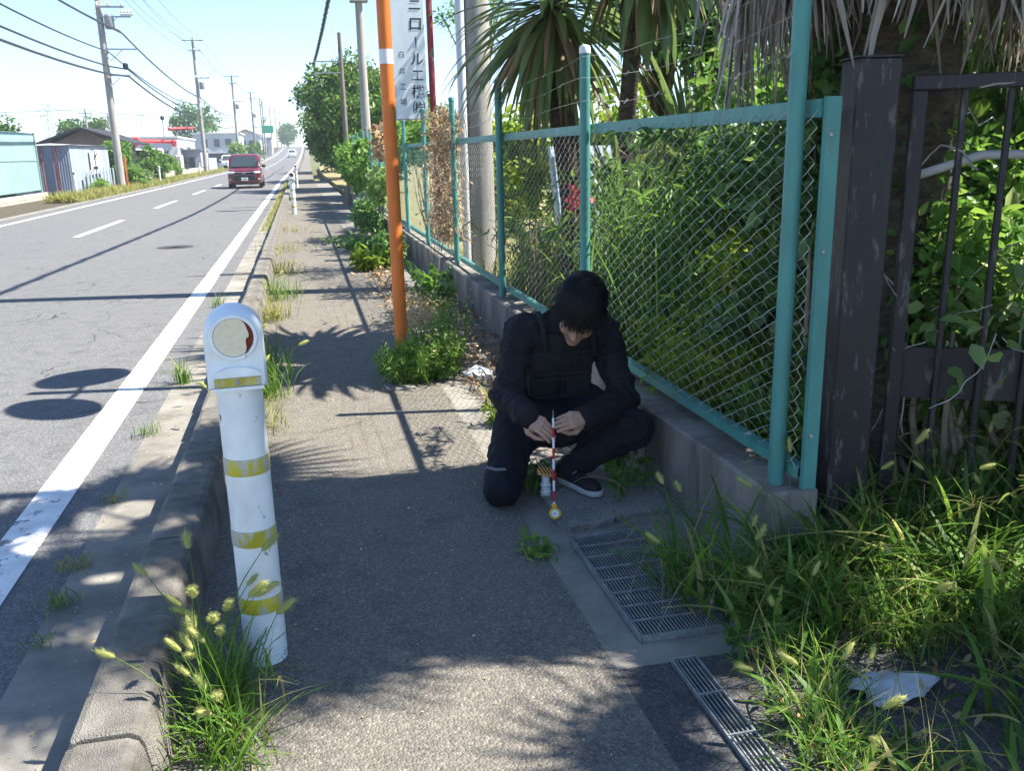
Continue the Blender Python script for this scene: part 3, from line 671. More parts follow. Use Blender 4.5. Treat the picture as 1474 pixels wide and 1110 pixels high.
# right side poles
upole(2.02, 27.8, 5.95, 'grey concrete pole with a bracket top just left of the orange pole', full=False, r0=.165, group='poles on the fence side', name='concrete_pole')
PR2 = [o for o in COL.objects if o.name == 'concrete_pole'][0]
mb = MB(); mb.box((2.02, 27.7, 5.85), (.5, .4, .12)); mb.box((2.0, 27.7, 6.02), (.42, .3, .2)); mb.build('bracket_top', M['metal'], PR2)
upole(1.50, 29.6, 5.2, 'slim grey pole with double ladder brackets in front of the big tree', full=False, wood=True, r0=.095, group='poles on the fence side', name='bracket_pole')
PR3 = [o for o in COL.objects if o.name == 'bracket_pole'][0]
for h in (4.35, 4.02):
    mb = MB(); mb.box((1.08, 29.5, h), (.8, .035, .04)); mb.build('bracket_arm', M['metal'], PR3)
mb = MB(); pts = []
for k in range(40):
    t = k / 39; pts.append((1.05 + .32 * t - .75 * max(0, t - .55), 48 - 40 * t, 5.9 - 2.2 * math.sin(math.pi * t * .5) * 0 - 1.0 * t * (1 - t) * 4 * .4 + 1.0 * t))
mb.tube(pts, .05, 6)
for k in range(190):
    t = k / 190; i = t * 39; a = pts[int(i)]; b = pts[min(39, int(i) + 1)]; f_ = i - int(i); p = [a[j] * (1 - f_) + b[j] * f_ for j in range(3)]
    q = k * 1.3; mb.tube([(p[0] + .075 * math.cos(q), p[1], p[2] + .075 * math.sin(q)), (p[0] + .075 * math.cos(q + 1.3), p[1] - .21, p[2] + .075 * math.sin(q + 1.3))], .012, 3)
tag(mb.build('spiral_cable', M['cable'], loc=(1.05, 48, 5.9)), 'dark spiral wrapped cable hanging over the sidewalk beside the tree', 'cable')
cable([(1.1, 48, 5.9), (1.5, 90, 5.6), (2.2, 130, 6.6)], .5, .04, 'dark cable going on down the fence side of the road', group='cables on the fence side')
pc = root('lot_pole', (2.0, 10.4, 0), 'thick grey concrete pole behind the fence at the hanging yucca leaves', 'utility pole')
mb = MB(); mb.tube([(2.02, 10.4, -.1), (2.02, 10.4, 9.5)], [.175, .13], 20); mb.build('pole', M['cpole'], pc, smooth='auto')
mb = MB(); mb.tube([(1.83, 10.28, 0), (1.83, 10.28, 5)], .05, 10); mb.build('conduit', mat('pale_conduit', (.55, .58, .62), .5, .4), pc, smooth='auto')
# ================================================================ FAR SIDE OF THE ROAD
def corrugated(p0, p1, z0, z1, name, m, parent, pitch=.11, depth=.018, nrm=None):
    p0 = np.array(p0, float); p1 = np.array(p1, float); L = np.linalg.norm(p1 - p0); d = (p1 - p0) / L; n = np.array([d[1], -d[0]])
    k = int(L / (pitch / 4)); V = []; F = []
    for i in range(k + 1):
        s = L * i / k; q = p0 + d * s + n * depth * (0, 1, 1, 0)[i % 4]; V += [(q[0], q[1], z0), (q[0], q[1], z1)]
    for i in range(k): F.append((2 * i, 2 * i + 2, 2 * i + 3, 2 * i + 1))
    return np_mesh(name, V, F, m, parent)
gw = root('panel_fence', (-11, 36, 0), 'pale green sheet panel fence on concrete blocks at the far side of the road', 'fence')
for k in range(8):
    y0 = 28.6 + k * 1.8; mb = MB(); mb.box((-11, y0 + .9, 1.55), (.04, 1.785, 2.36), bev=.006); mb.build('panel', M['greenpanel'], gw)
mb = MB(); mb.box((-10.97, 35.8, 1.62), (.03, 14.4, .05)); mb.box((-10.96, 43.02, 1.5), (.08, .06, 2.5)); mb.build('panel_rail', M['greenpanel'], gw)
for r_ in range(2):
    for k in range(16):
        mb = MB(); mb.box((-10.88, 28.9 + .9 * k + .4 * r_, -.02 + .19 * r_), (.2, .885, .182), bev=.012); mb.build('block', M['block'], gw)
sd = root('corrugated_shed', (-11, 50, 0), 'grey blue corrugated steel shed with rusty battens beside the green panel fence', 'shed')
corrugated((-12.9, 46.1), (-10.35, 46.1), .1, 2.26, 'front_cladding', M['corr'], sd)
corrugated((-10.33, 46.1), (-10.1, 53.6), .08, 2.27, 'side_cladding', M['corrlt'], sd, .2)
mb = MB(); mb.add([(-12.9, 46.0, 2.28), (-10.2, 46.0, 2.28), (-9.95, 53.7, 2.29), (-12.9, 53.7, 2.5)], [(0, 1, 2, 3)]); mb.add([(-12.9, 53.6, .1), (-12.9, 46.1, .1), (-12.9, 46.1, 2.27), (-12.9, 53.6, 2.48)], [(0, 1, 2, 3)]); mb.build('roof', M['greywall'], sd)
for x in (-11.55, -10.95):
    mb = MB(); mb.box((x, 46.03, 1.15), (.07, .05, 2.2)); mb.build('batten', M['rustpole'], sd)
nb = root('notice_board', (-10.1, 50, .5), 'white notice board with dark print on the shed side facing the road', 'notice board')
mb = MB(); mb.box((-10.1, 50.3, 1.45), (.04, 2.0, 1.15), rz=-.03); mb.build('board', M['whitep'], nb)
mb = MB(); mb.box((-10.075, 50.3, 1.2), (.012, 1.5, .14)); mb.box((-10.072, 50.5, 1.75), (.012, .9, .1), M=Matrix.Translation((-10.072, 50.4, 1.8)) @ Matrix.Rotation(.35, 4, 'X')); mb.build('print', M['ink'], nb)
pf = root('picket_fence', (-9.9, 54, 0), 'pale grey picket boards between the shed and the first utility pole', 'fence')
for k in range(9):
    mb = MB(); mb.box((-10.02 + .01 * k, 47.6 + k * .75, .55 if k % 2 else .5), (.03, .28, 1.0 + .15 * (k % 3))); mb.build('picket', M['corrlt'], pf)
def house(name, x0, x1, y0, y1, H, wall, roofm, label, ridge=1.2, eave=.6, windows=(), axis='x', oz=0.0, flat=False):
    r_ = root(name, ((x0 + x1) / 2, y0, oz), label, 'building')
    mb = MB(); mb.box(((x0 + x1) / 2, (y0 + y1) / 2, oz + H / 2), (x1 - x0, y1 - y0, H)); mb.build('wall', wall, r_)
    mb = MB()
    if flat:
        mb.box(((x0 + x1) / 2, (y0 + y1) / 2, oz + H + .08), (x1 - x0 + eave, y1 - y0 + eave, .16))
    else:
        cx = (x0 + x1) / 2; th = .16
        pr = [(x0 - eave, 0, oz + H - .1), (cx, 0, oz + H + ridge), (x1 + eave, 0, oz + H - .1), (x1 + eave, 0, oz + H - .1 + th), (cx, 0, oz + H + ridge + th), (x0 - eave, 0, oz + H - .1 + th)]
        mb.prism(pr, (0, y0 - eave, 0), (0, y1 + eave, 0))
        g_ = MB(); g_.prism([(x0, 0, oz + H), (x1, 0, oz + H), (cx, 0, oz + H + ridge)], (0, y0 + .01, 0), (0, y1 - .01, 0)); g_.build('gable', wall, r_)
    mb.build('roof', roofm, r_)
    for (face, a, b, z0, z1) in windows:
        mb = MB()
        if face == 'y': c = ((a + b) / 2, y0 - .02, oz + (z0 + z1) / 2); s = (b - a, .08, z1 - z0)
        else: c = (x1 + .02, (a + b) / 2, oz + (z0 + z1) / 2); s = (.08, b - a, z1 - z0)
        mb.box(c, s); w = mb.build('window', M['metal'], r_)
        mb = MB(); c2 = (c[0], c[1] - .03, c[2]) if face == 'y' else (c[0] + .03, c[1], c[2]); mb.box(c2, tuple(k * .86 if k > .1 else k for k in s)); mb.build('pane', M['glass'], w)
    return r_
house('tiled_house', -17.2, -12.9, 72, 80, 2.75, M['housewall'], M['roofdark'], 'brown house with a dark tiled gable roof behind the bushes', 1.0, 1.0, [('y', -16, -15, 1.2, 2.2), ('x', 74, 75.2, 1.0, 2.2)])
house('white_warehouse', -19, -11.6, 96, 112, 3.5, M['whitewall'], M['whitewall'], 'long white warehouse behind the red crane boom', .5, .3, [('x', 98, 100, .2, 2.6), ('x', 104, 107, .2, 2.8), ('y', -14, -12.4, .1, 2.4)], flat=True, oz=sh(100)[1])
house('white_office', -14.8, -8.3, 141, 152, 4.6, M['whitewall'], M['whitewall'], 'white two storey office with a row of small windows past the second pole', .3, .5,
      [('y', -13.6, -12.8, 2.8, 3.9), ('y', -11.9, -11.1, 2.8, 3.9), ('y', -10.3, -9.5, 2.8, 3.9), ('y', -13, -9.6, .5, 1.9)], flat=True, oz=sh(141)[1])
house('red_roof_house', -12.5, -7.3, 190, 200, 4.6, M['whitewall'], mat('red_roof', (.34, .12, .09), .7, .3), 'far house with a reddish roof near the green road sign', 1.2, .5, [('y', -11, -10, 2.5, 3.8), ('y', -9.4, -8.4, 2.5, 3.8)], oz=sh(190)[1])
house('grey_shop', -11.2, -6.2, 232, 242, 4.2, M['greywall'], M['greywall'], 'distant grey shop beyond the green road sign', .2, .3, [('y', -10, -7, .5, 2.2)], flat=True, oz=sh(232)[1])
house('white_yard_house', 10.6, 17, 8.5, 18, 5.2, M['whitewall'], M['roofdark'], 'white house wall glimpsed through leaves above the barred gate', 1.2, .5, [])
house('roadside_shed', -12.4, -9.9, 100, 108, 2.3, M['greywall'], M['corr'], 'low grey shed by the second utility pole', .2, .3, [('y', -11.9, -10.4, .5, 1.7)], flat=True, oz=sh(100)[1])
# crane truck with red boom
ct = root('crane_truck', (-12, 82, 0), 'white crane truck with a folded red boom parked beyond the bushes', 'truck')
mb = MB(); mb.box((-12.2, 82, 1.5), (2.2, 1.9, 1.9), bev=.15); mb.build('cab', M['carwhite'], ct)
mb = MB(); mb.box((-12.2, 81.0, 1.95), (1.9, .06, .7)); mb.build('windscreen', M['glass'], ct)
mb = MB(); mb.box((-11.6, 86, .95), (2.2, 6, .5)); mb.build('flatbed', M['greywall'], ct)
mb = MB(); mb.tube([(-13.2, 81.6, 3.05), (-10.0, 82.6, 2.95)], [.17, .15], 8); mb.box((-13.1, 81.6, 3.0), (.7, .6, .75), bev=.1); mb.box((-10.2, 82.5, 2.85), (.4, .4, .55), bev=.1); mb.build('boom', M['boom'], ct)
mb = MB(); mb.tube([(-11.9, 93, 4.3), (-9.6, 94, 4.4)], [.15, .12], 8); mb.build('boom_jib', M['boom'], ct)
for (x, y) in ((-13.1, 81.6), (-11.3, 81.6), (-12.6, 87.5), (-10.6, 87.5)):
    mb = MB(); mb.lathe((x, y, .45), [(.45, -.14), (.45, .14)], 14, axis=(1, 0, 0)); mb.build('wheel', M['tyre'], ct)
lw = root('verge_wall', (-9.7, 62, 0), 'low pale block wall edging the yard beyond the first utility pole', 'wall')
for k in range(30):
    mb = MB(); mb.box((-9.75 + sh(57 + 1.6 * k)[0], 57.8 + 1.6 * k, .28 + sh(57 + 1.6 * k)[1]), (.18, 1.58, .75 if k % 7 != 3 else .5), bev=.02); mb.build('block', M['block'], lw)
mb = MB(); mb.box((-9.5, 79, 1.0), (.5, 1.3, 1.7), bev=.08); cb = mb.build('cabinet', mat('beige_cabinet', (.55, .50, .42), .7, .3, var=.2, vscale=2), loc=(-9.5, 79, 0)); tag(cb, 'upright beige cabinet standing on the far verge before the second pole', 'cabinet')
ir = root('grey_enclosure', (-9.3, 108, 0), 'grey slatted enclosure by the roadside just left of the red car', 'fence')
for k in range(16):
    mb = MB(); mb.box((-9.3 + sh(104)[0], 97 + k * .6, .75 + sh(104)[1]), (.06, .5, 1.5)); mb.build('slat', M['greywall'], ir)
mb = MB(); mb.box((-9.9, 66, 1.0), (.05, 1.6, 1.4)); mb.box((-9.9, 65.3, .5), (.08, .08, 1.0)); tag(mb.build('white_placard', M['whitep'], loc=(-9.9, 66, 0)), 'white placard standing among weeds past the first utility pole', 'sign')
gs = root('road_sign', (-6.9, 172, sh(172)[1]), 'green overhead direction sign far down the road', 'road sign')
ox, oz = sh(172); mb = MB(); mb.tube([(-8.6 + ox, 172, oz - .3), (-8.6 + ox, 172, 6.6 + oz)], .12, 8); mb.tube([(-8.6 + ox, 172, 6.0 + oz), (-5.8 + ox, 172, 6.0 + oz)], .07, 6); mb.build('pole', M['metal'], gs)
mb = MB(); mb.box((-6.2 + ox, 171.8, 5.6 + oz), (1.9, .06, 1.3)); mb.build('panel', M['signgreen'], gs)
def pylon(x, y, H, label):
    r_ = root('lattice_pylon', (x, y, sh(y)[1]), label, 'pylon', 'lattice pylons on the horizon'); mb = MB(); oz = sh(y)[1]
    for sx in (-1, 1):
        for sy in (-1, 1): mb.tube([(x + sx * H * .11, y + sy * H * .11, oz), (x + sx * H * .025, y + sy * H * .025, oz + H)], .22, 4)
    for k in range(7):
        z0 = oz + H * k / 7; z1 = oz + H * (k + 1) / 7; w0 = H * (.11 - .085 * k / 7); w1 = H * (.11 - .085 * (k + 1) / 7)
        mb.tube([(x - w0, y - w0, z0), (x + w1, y - w1, z1)], .14, 3); mb.tube([(x + w0, y - w0, z0), (x - w1, y - w1, z1)], .14, 3)
    mb.build('tower', M['pylon'], r_)
    for h, w in ((.72, .2), (.84, .24), (.95, .17)):
        mb = MB(); mb.tube([(x - w * H, y, oz + H * h), (x, y, oz + H * h + .6), (x + w * H, y, oz + H * h)], .2, 4); mb.build('crossarm', M['pylon'], r_)
pylon(-95, 400, 19, 'faint lattice pylon on the horizon above the grey shed'); pylon(-92, 610, 23, 'faint lattice pylon on the horizon right of the house roof')
for (x, y, H, lab) in ((-24.5, 120, 7.6, 'thin distant pole behind the shed, left one of a pair'), (-22.4, 122, 7.2, 'thin distant pole behind the shed, right one of a pair')):
    r_ = root('distant_pole', (x, y, 0), lab, 'utility pole'); mb = MB(); mb.tube([(x, y, -.3), (x, y, H)], [.16, .11], 6); mb.build('pole', M['cpole'], r_); mb = MB(); mb.box((x, y - .1, H - .5), (1.6, .1, .1)); mb.build('crossarm', M['metal'], r_)
cable([(-60, 112, 7.0), (-24.5, 120, 7.5), (-22.4, 122, 7.1), (-9, 136, 6.9)], .3, .03, 'thin line crossing the sky low behind the first utility pole', group='distant lines')
yl = root('yard_lamp', (-11.9, 90, 0), 'slim yard lamp on a pole above the red boom', 'lamp'); mb = MB(); mb.tube([(-11.9, 90, -.2), (-11.9, 90, 5.1)], .05, 6); mb.build('pole', M['metal'], yl); mb = MB(); mb.ball((-11.9, 90, 5.2), .2, 8); mb.build('lamp_head', M['blackp'], yl)

# ================================================================ CARS
def car(loc, paint, label, detail=True, scale=1.0):
    """boxy small minivan, front towards -Y"""
    X, Y, Z = loc; r_ = root('minivan', loc, label, 'car')
    W = .835; L = 3.72
    def loft(secs, name, m, par, smooth=True):
        V = []; F = []; k = len(secs[0])
        for s in secs: V += [(X + p[0], Y + p[1], Z + p[2]) for p in s]
        for i in range(len(secs) - 1):
            for j in range(k): F.append((i * k + j, i * k + (j + 1) % k, (i + 1) * k + (j + 1) % k, (i + 1) * k + j))
        F.append(tuple(range(k - 1, -1, -1))); F.append(tuple((len(secs) - 1) * k + j for j in range(k)))
        o = np_mesh(name, V, F, m, par, smooth=True); o.data.set_sharp_from_angle(angle=R(38)); return o
    def sec(y, zb, zt, wb, wt, r=.08):
        return [(-wb, y, zb + r), (-wb + r, y, zb), (wb - r, y, zb), (wb, y, zb + r), (wb, y, zt - r - .05), (wt, y, zt - r * .6), (wt - r, y, zt), (-wt + r, y, zt), (-wt, y, zt - r * .6), (-wb, y, zt - r - .05)]
    body = loft([sec(0.0, .30, .78, .66, .62), sec(.06, .20, .90, .78, .72), sec(.22, .19, .96, .82, .77), sec(.62, .19, 1.03, .835, .80), (sec(1.2, .19, 1.07, .835, .81)), sec(3.5, .19, 1.08, .835, .81), sec(3.68, .22, 1.02, .80, .76)], 'body', paint, r_)
    cab = loft([sec(.74, .98, 1.06, .79, .77, .02), sec(.98, .98, 1.38, .79, .735, .05), sec(1.26, .98, 1.66, .79, .69, .06), sec(1.6, .98, 1.725, .79, .68, .07), sec(3.3, .98, 1.715, .79, .68, .07), sec(3.6, .98, 1.55, .78, .69, .06)], 'cabin', paint, r_)
    # windscreen
    P = [(-.70, .745, 1.09), (.70, .745, 1.09), (.60, 1.175, 1.61), (-.60, 1.175, 1.61)]
    mb = MB(); mb.add([(X + a, Y + b - .035, Z + c) for a, b, c in P] + [(X + a, Y + b + .02, Z + c - .03) for a, b, c in P], [(0, 1, 2, 3), (0, 4, 5, 1), (1, 5, 6, 2), (2, 6, 7, 3), (3, 7, 4, 0)]); mb.build('windscreen', M['glass'], cab)
    for s in (-1, 1):
        P = [(s * .792, 1.05, 1.10), (s * .792, 3.3, 1.10), (s * .715, 3.2, 1.56), (s * .715, 1.38, 1.56)]
        mb = MB(); mb.add([(X + a + s * .012, Y + b, Z + c) for a, b, c in P], [(0, 1, 2, 3)]); mb.build('side_window', M['glass'], cab)
    if detail:
        mb = MB(); mb.box((X, Y - .012, Z + .52), (1.02, .05, .20), bev=.02); mb.prism([(-.56, 0, .60), (.56, 0, .60), (.48, 0, .64), (-.48, 0, .64)], (X, Y - .035, Z), (X, Y + .02, Z)); mb.build('lower_grille', M['blackp'], body)
        mb = MB(); mb.box((X, Y + .005, Z + .775), (1.1, .07, .085), bev=.02); gr = mb.build('upper_grille', M['blackp'], body)
        mb = MB(); mb.box((X, Y - .028, Z + .815), (1.15, .02, .018)); mb.build('chrome_bar', M['chrome'], gr)
        em = MB(); k = 20
        for (a, b, cz) in ((.085, .058, 0), (.030, .055, 0), (.06, .022, .026)):
            em.tube([(X + a * math.cos(t), Y - .048, Z + .785 + cz + b * math.sin(t)) for t in np.linspace(0, 2 * math.pi, k)], .008, 5)
        em.build('emblem', M['chrome'], gr)
        for s in (-1, 1):
            mb = MB(); mb.prism([(s * .46, 0, .74), (s * .76, 0, .76), (s * .80, .12, .86), (s * .52, 0, .85)], (X, Y + .0, Z), (X, Y + .06, Z)); mb.box((X + s * .63, Y + .03, Z + .80), (.30, .09, .10), rz=s * .25, bev=.02); mb.build('headlight', M['lamp'], body)
            mb = MB(); mb.box((X + s * .70, Y + .06, Z + .46), (.16, .08, .14), bev=.03); f_ = mb.build('fog_lamp_housing', M['blackp'], body); mb = MB(); mb.lathe((X + s * .70, Y + .02, Z + .46), [(.045, 0), (.03, .012)], 10, axis=(0, -1, 0)); mb.build('fog_lamp', M['lamp'], f_)
        mb = MB(); mb.box((X, Y - .045, Z + .47), (.33, .015, .165)); pl = mb.build('number_plate', M['whitep'], body)
        mb = MB()
        for k in range(4): mb.box((X - .09 + k * .065, Y - .054, Z + .455), (.03, .004, .07))
        mb.build('plate_digits', M['signgreen'], pl)
        mb = MB(); mb.box((X, Y + .02, Z + .24), (1.4, .08, .08), bev=.02); mb.build('lower_lip', M['blackp'], body)
        mb = MB(); mb.tube([(X - .5, Y + .79, Z + 1.085), (X + .1, Y + .77, Z + 1.10)], .012, 4); mb.tube([(X + .05, Y + .79, Z + 1.085), (X + .6, Y + .78, Z + 1.10)], .012, 4); mb.build('wiper', M['blackp'], cab)
        for s in (-.4, .4):
            mb = MB(); mb.box((X + s, Y + 1.25, Z + 1.22), (.26, .12, .28), bev=.05); mb.build('headrest', M['blackp'], cab)
    for s in (-1, 1):
        mb = MB(); mb.box((X + s * .95, Y + .95, Z + 1.10), (.20, .10, .15), bev=.04); mi = mb.build('mirror', M['blackp'] if detail else paint, r_)
    for s in (-1, 1):
        for y in (.62, 3.05):
            mb = MB(); mb.lathe((X + s * .76, Y + y, Z + .30), [(.18, -.085), (.29, -.085), (.305, -.05), (.305, .05), (.29, .085), (.18, .085)], 20, axis=(1, 0, 0)); w = mb.build('wheel', M['tyre'], r_, smooth='auto')
            mb = MB(); mb.lathe((X + s * .76, Y + y, Z + .30), [(.18, -.075), (.18, .075)], 12, axis=(1, 0, 0)); mb.build('rim', M['metal'], w)
    return r_
car((-2.78, 48.6, 0.004), M['carred'], 'dark red boxy minivan driving toward the viewer in the near lane')
car((-9.15 + sh(120)[0], 118, sh(120)[1]), M['carwhite'], 'small white car parked on the far verge behind the red minivan', False)
car((-2.9 + sh(205)[0], 205, sh(205)[1]), M['carwhite'], 'tiny white car far down the road', False)

# ================================================================ VEGETATION
def unit(v): return v / (np.linalg.norm(v, axis=-1, keepdims=True) + 1e-9)
def leaf_cloud(P, L, Wr, rng, droop=.3, out=None, outw=.0):
    n = len(P); a = unit(rng.normal(size=(n, 3)) + np.array([0, 0, -droop]) + (0 if out is None else out * outw))
    s = unit(np.cross(a, rng.normal(size=(n, 3)) + np.array([0, 0, 1.2]))); nn = np.cross(s, a)
    L = L * rng.uniform(.45, 1.45, (n, 1)); W = L * Wr
    b = P; t = P + a * L - nn * L * .12; m = P + a * L * .45
    l = m - s * W * .5 + nn * W * .18; r = m + s * W * .5 + nn * W * .18
    if n < 19000 and L.mean() < .2:
        m1 = P + a * L * .28; m2 = P + a * L * .66 - nn * L * .04; cu = nn * W * .16
        V = np.stack([b, m1 + s * W * .46 + cu, m2 + s * W * .36 + cu, t, m2 - s * W * .36 + cu, m1 - s * W * .46 + cu, P + a * L * .5 - nn * L * .02], 1).reshape(-1, 3); i = np.arange(n)[:, None] * 7
        return V, np.concatenate([i + np.array([[0, 1, 6]]), i + np.array([[1, 2, 6]]), i + np.array([[2, 3, 6]]), i + np.array([[3, 4, 6]]), i + np.array([[4, 5, 6]]), i + np.array([[5, 0, 6]])])
    V = np.stack([b, r, t, l], 1).reshape(-1, 3); i = np.arange(n)[:, None] * 4
    F = np.concatenate([i + np.array([[0, 1, 2]]), i + np.array([[0, 2, 3]])]); return V, F
def clumps(n, centers, radii, rng, shell=.55):
    k = rng.integers(0, len(centers), n); d = unit(rng.normal(size=(n, 3))); r = rng.uniform(0, 1, (n, 1)) ** shell
    return centers[k] + d * r * radii[k], d
def ell_centers(k, c, rad, rng, inner=.55):
    d = unit(rng.normal(size=(k, 3))); r = rng.uniform(inner, 1, (k, 1)); return np.array(c) + d * r * np.array(rad)
def crown(name, parent, m, c, rad, k, cr, n, L, Wr, seed, droop=.3, loc=None, zmin=None, inner=.5):
    rng = np.random.default_rng(seed); C = ell_centers(k, c, rad, rng, inner); rr = rng.uniform(.6, 1.3, (k, 1)) * cr * np.array([[1, 1, .8]])
    P, d = clumps(n, C, rr, rng)
    if zmin is not None: P[:, 2] = np.maximum(P[:, 2], zmin + rng.uniform(0, .15, n))
    V, F = leaf_cloud(P, L, Wr, rng, droop, d, .9); o = np_mesh(name, V, F, m, parent, loc); o['kind'] = 'stuff'; return o, C
def stems(parent, base, C, m, r=.03, name='stem', rng=random, maxn=9):
    mb = MB(); base = np.array(base, float)
    idx = list(range(len(C))); random.shuffle(idx)
    for i in idx[:maxn]:
        c = C[i]; mid = base * .5 + c * .5 + np.array([random.uniform(-.1, .1), random.uniform(-.1, .1), -.12 * abs(c[2] - base[2])])
        mb.tube([base + np.array([random.uniform(-.05, .05), random.uniform(-.05, .05), 0]), mid, c], [r, r * .7, r * .25], 6)
    o = mb.build(name, m, parent, smooth=True); o['kind'] = 'stuff'; return o
def tree(name, base, c, rad, k, cr, n, L, Wr, m, seed, label, cat='tree', trunk_r=.15, zmin=None, droop=.3, group=None, inner=.5, maxn=12):
    r_ = root(name, base, label, cat, group); o, C = crown('crown', r_, m, c, rad, k, cr, n, L, Wr, seed, droop, zmin=zmin, inner=inner)
    mb = MB(); b = np.array(base, float); top = np.array(c, float); mb.tube([b - [0, 0, .1], b * .5 + top * .5 + [.08, .05, 0], top], [trunk_r, trunk_r * .7, trunk_r * .3], 9)
    for i in range(min(maxn, k)): mb.tube([b * .4 + top * .6, b * .2 + top * .4 + C[i] * .4, C[i]], [trunk_r * .45, trunk_r * .3, trunk_r * .1], 5)
    mb.build('trunk', M['bark'], r_, smooth=True); return r_
# trees along the fence side, farther down the walk
tree('broadleaf_tree', (2.9, 43, 0), (2.6, 43, 3.5), (2.3, 3.6, 2.6), 90, .75, 30000, .19, .55, M['treeleaf'], 11, 'tallest dark green tree leaning over the far sidewalk', group='trees beyond the fence', trunk_r=.2, inner=.35)
tree('broadleaf_tree', (3.2, 34.5, 0), (3.0, 34.5, 2.6), (1.8, 2.8, 1.8), 60, .6, 20000, .17, .55, M['treeleaf'], 12, 'rounded tree with sunlit yellow green tips before the tallest tree', group='trees beyond the fence', inner=.35)
tree('broadleaf_tree', (3.0, 58, 0), (2.6, 58, 3.0), (2.3, 5, 2.6), 60, .9, 16000, .25, .6, M['treeleaf'], 13, 'distant dark tree row end beside the far sidewalk', group='trees beyond the fence', inner=.35)
tree('broadleaf_tree', (4.0, 84, 0), (3.4, 84, 3.2), (2.0, 8, 2.6), 50, 1.2, 9000, .34, .6, M['treeleaf'], 14, 'farthest tree on the fence side close to the vanishing point', group='trees beyond the fence', inner=.35)
def vine(name, c, rad, k, cr, n, L, Wr, m, seed, label, cat='vine', zmin=0, droop=.4, stem_at=None, inner=.2, group=None, sr=.014):
    r_ = root(name, (c[0], c[1], zmin), label, cat, group); o, C = crown('foliage', r_, m, c, rad, k, cr, n, L, Wr, seed, droop, zmin=zmin, inner=inner)
    stems(r_, stem_at or (c[0], c[1], zmin), C, M['twig'], sr, maxn=12); return r_
vine('hedge_vine', (1.66, 24.0, 1.35), (.28, 2.6, .75), 40, .34, 6500, .12, .7, M['mid'], 21, 'bright green leafy vine hanging over the fence before the trees', zmin=.02)
vine('hedge_vine', (1.75, 28.5, 1.25), (.4, 4.2, .85), 44, .42, 6500, .14, .7, M['mid'], 22, 'green leafy vine covering the fence under the rounded tree', zmin=.02)
vine('hedge_vine', (1.25, 19.0, .35), (.22, 2.2, .25), 18, .2, 1800, .09, .6, M['dark'], 23, 'low dark creeper spilling over the wall onto the far sidewalk', zmin=.01)
vine('silver_vine', (1.5, 18.0, .95), (.12, .8, .4), 14, .22, 900, .12, .7, mat('silver', (.2, .2, .2)) if False else M['pale'], 24, 'pale silvery leaved vine on the fence beside the dark creeper', zmin=.3)
vine('wisteria_vine', (2.1, 15.2, 1.75), (.5, 2.2, .45), 26, .3, 2600, .1, .6, M['mid'], 25, 'green shrub tops rising above the fence behind the white sign', 'shrub', zmin=.1)
# dead vine tangle on the fence near the concrete pole
dv = root('dead_vine', (FX, 10.3, .35), 'tangle of dry brown vine stems covering the fence by the pole', 'vine')
mb = MB(); rnd = random.Random(5)
for k in range(190):
    y = 9.75 + abs(rnd.gauss(0, 1)) * 1.0 - .1; z = rnd.uniform(.55, 2.0) ; x = FX - .03 + rnd.gauss(0, .06); p = [(x, y, z)]
    for q in range(6): x += rnd.gauss(0, .03); y += rnd.gauss(0, .07); z += rnd.gauss(-.03, .07); p.append((x, y, min(z, 2.05)))
    mb.tube(p, rnd.uniform(.002, .005), 3, caps=False)
mb.build('stem', M['twig'], dv)['kind'] = 'stuff'
P = np.stack([RNG.normal(FX - .03, .07, 2200), 9.8 + np.abs(RNG.normal(0, .9, 2200)), RNG.uniform(.6, 2.05, 2200)], 1); Vl, Fl = leaf_cloud(P, .05, .5, RNG, .6); o = np_mesh('dry_foliage', Vl, Fl, M['deadleaf'], dv); o['kind'] = 'stuff'
P = np.stack([RNG.normal(1.5, .07, 500), 17.0 + RNG.normal(0, .5, 500), RNG.uniform(1.5, 2.05, 500)], 1); Vl, Fl = leaf_cloud(P, .12, .5, RNG, .6)
o = np_mesh('dry_palm_leaves', Vl, Fl, M['deadleaf'], loc=(1.5, 17, 1.5)); tag(o, 'clump of dry tan leaves caught on the fence top behind the orange pole', 'dry leaves')
# lot behind the fence
def shrub(base, c, rad, k, cr, n, L, Wr, m, seed, label, zmin=.12, droop=.3, group='shrubs in the fenced lot', inner=.25, name='shrub', r=.02):
    r_ = root(name, base, label, 'shrub', group); o, C = crown('foliage', r_, m, c, rad, k, cr, n, L, Wr, seed, droop, zmin=zmin, inner=inner); stems(r_, base, C, M['twig'], r, maxn=14); return r_
shrub((3.0, 4.8, .12), (3.0, 4.8, 1.15), (.6, .9, 1.05), 52, .27, 9500, .085, .45, M['dark'], 31, 'tall dark shrub pressing against the fence behind the first green post')
shrub((2.45, 3.75, .12), (2.4, 3.75, 1.2), (.42, .5, 1.1), 40, .24, 7500, .085, .45, M['dark'], 32, 'dark glossy shrub filling the corner behind the brown gate post')
shrub((3.1, 5.9, .12), (3.1, 5.9, 1.3), (.7, .8, 1.05), 40, .28, 7500, .085, .45, M['mid'], 33, 'mid green shrub under the thin trunks beyond the dark one')
shrub((2.25, 4.35, .12), (2.2, 4.3, .38), (.38, .85, .27), 34, .18, 7500, .06, .4, M['bright'], 34, 'low bright green weed bed just inside the fence beside the man')
shrub((2.05, 3.2, .12), (2.0, 3.35, .34), (.2, .4, .2), 14, .14, 1500, .07, .28, M['mid'], 35, 'small leafy weed inside the fence at the foot of the first post')
shrub((3.9, 3.9, .12), (3.8, 3.8, 1.6), (.9, .8, 1.3), 44, .32, 6000, .1, .5, M['mid'], 36, 'tall leafy shrub with sunlit tops behind the barred gate')
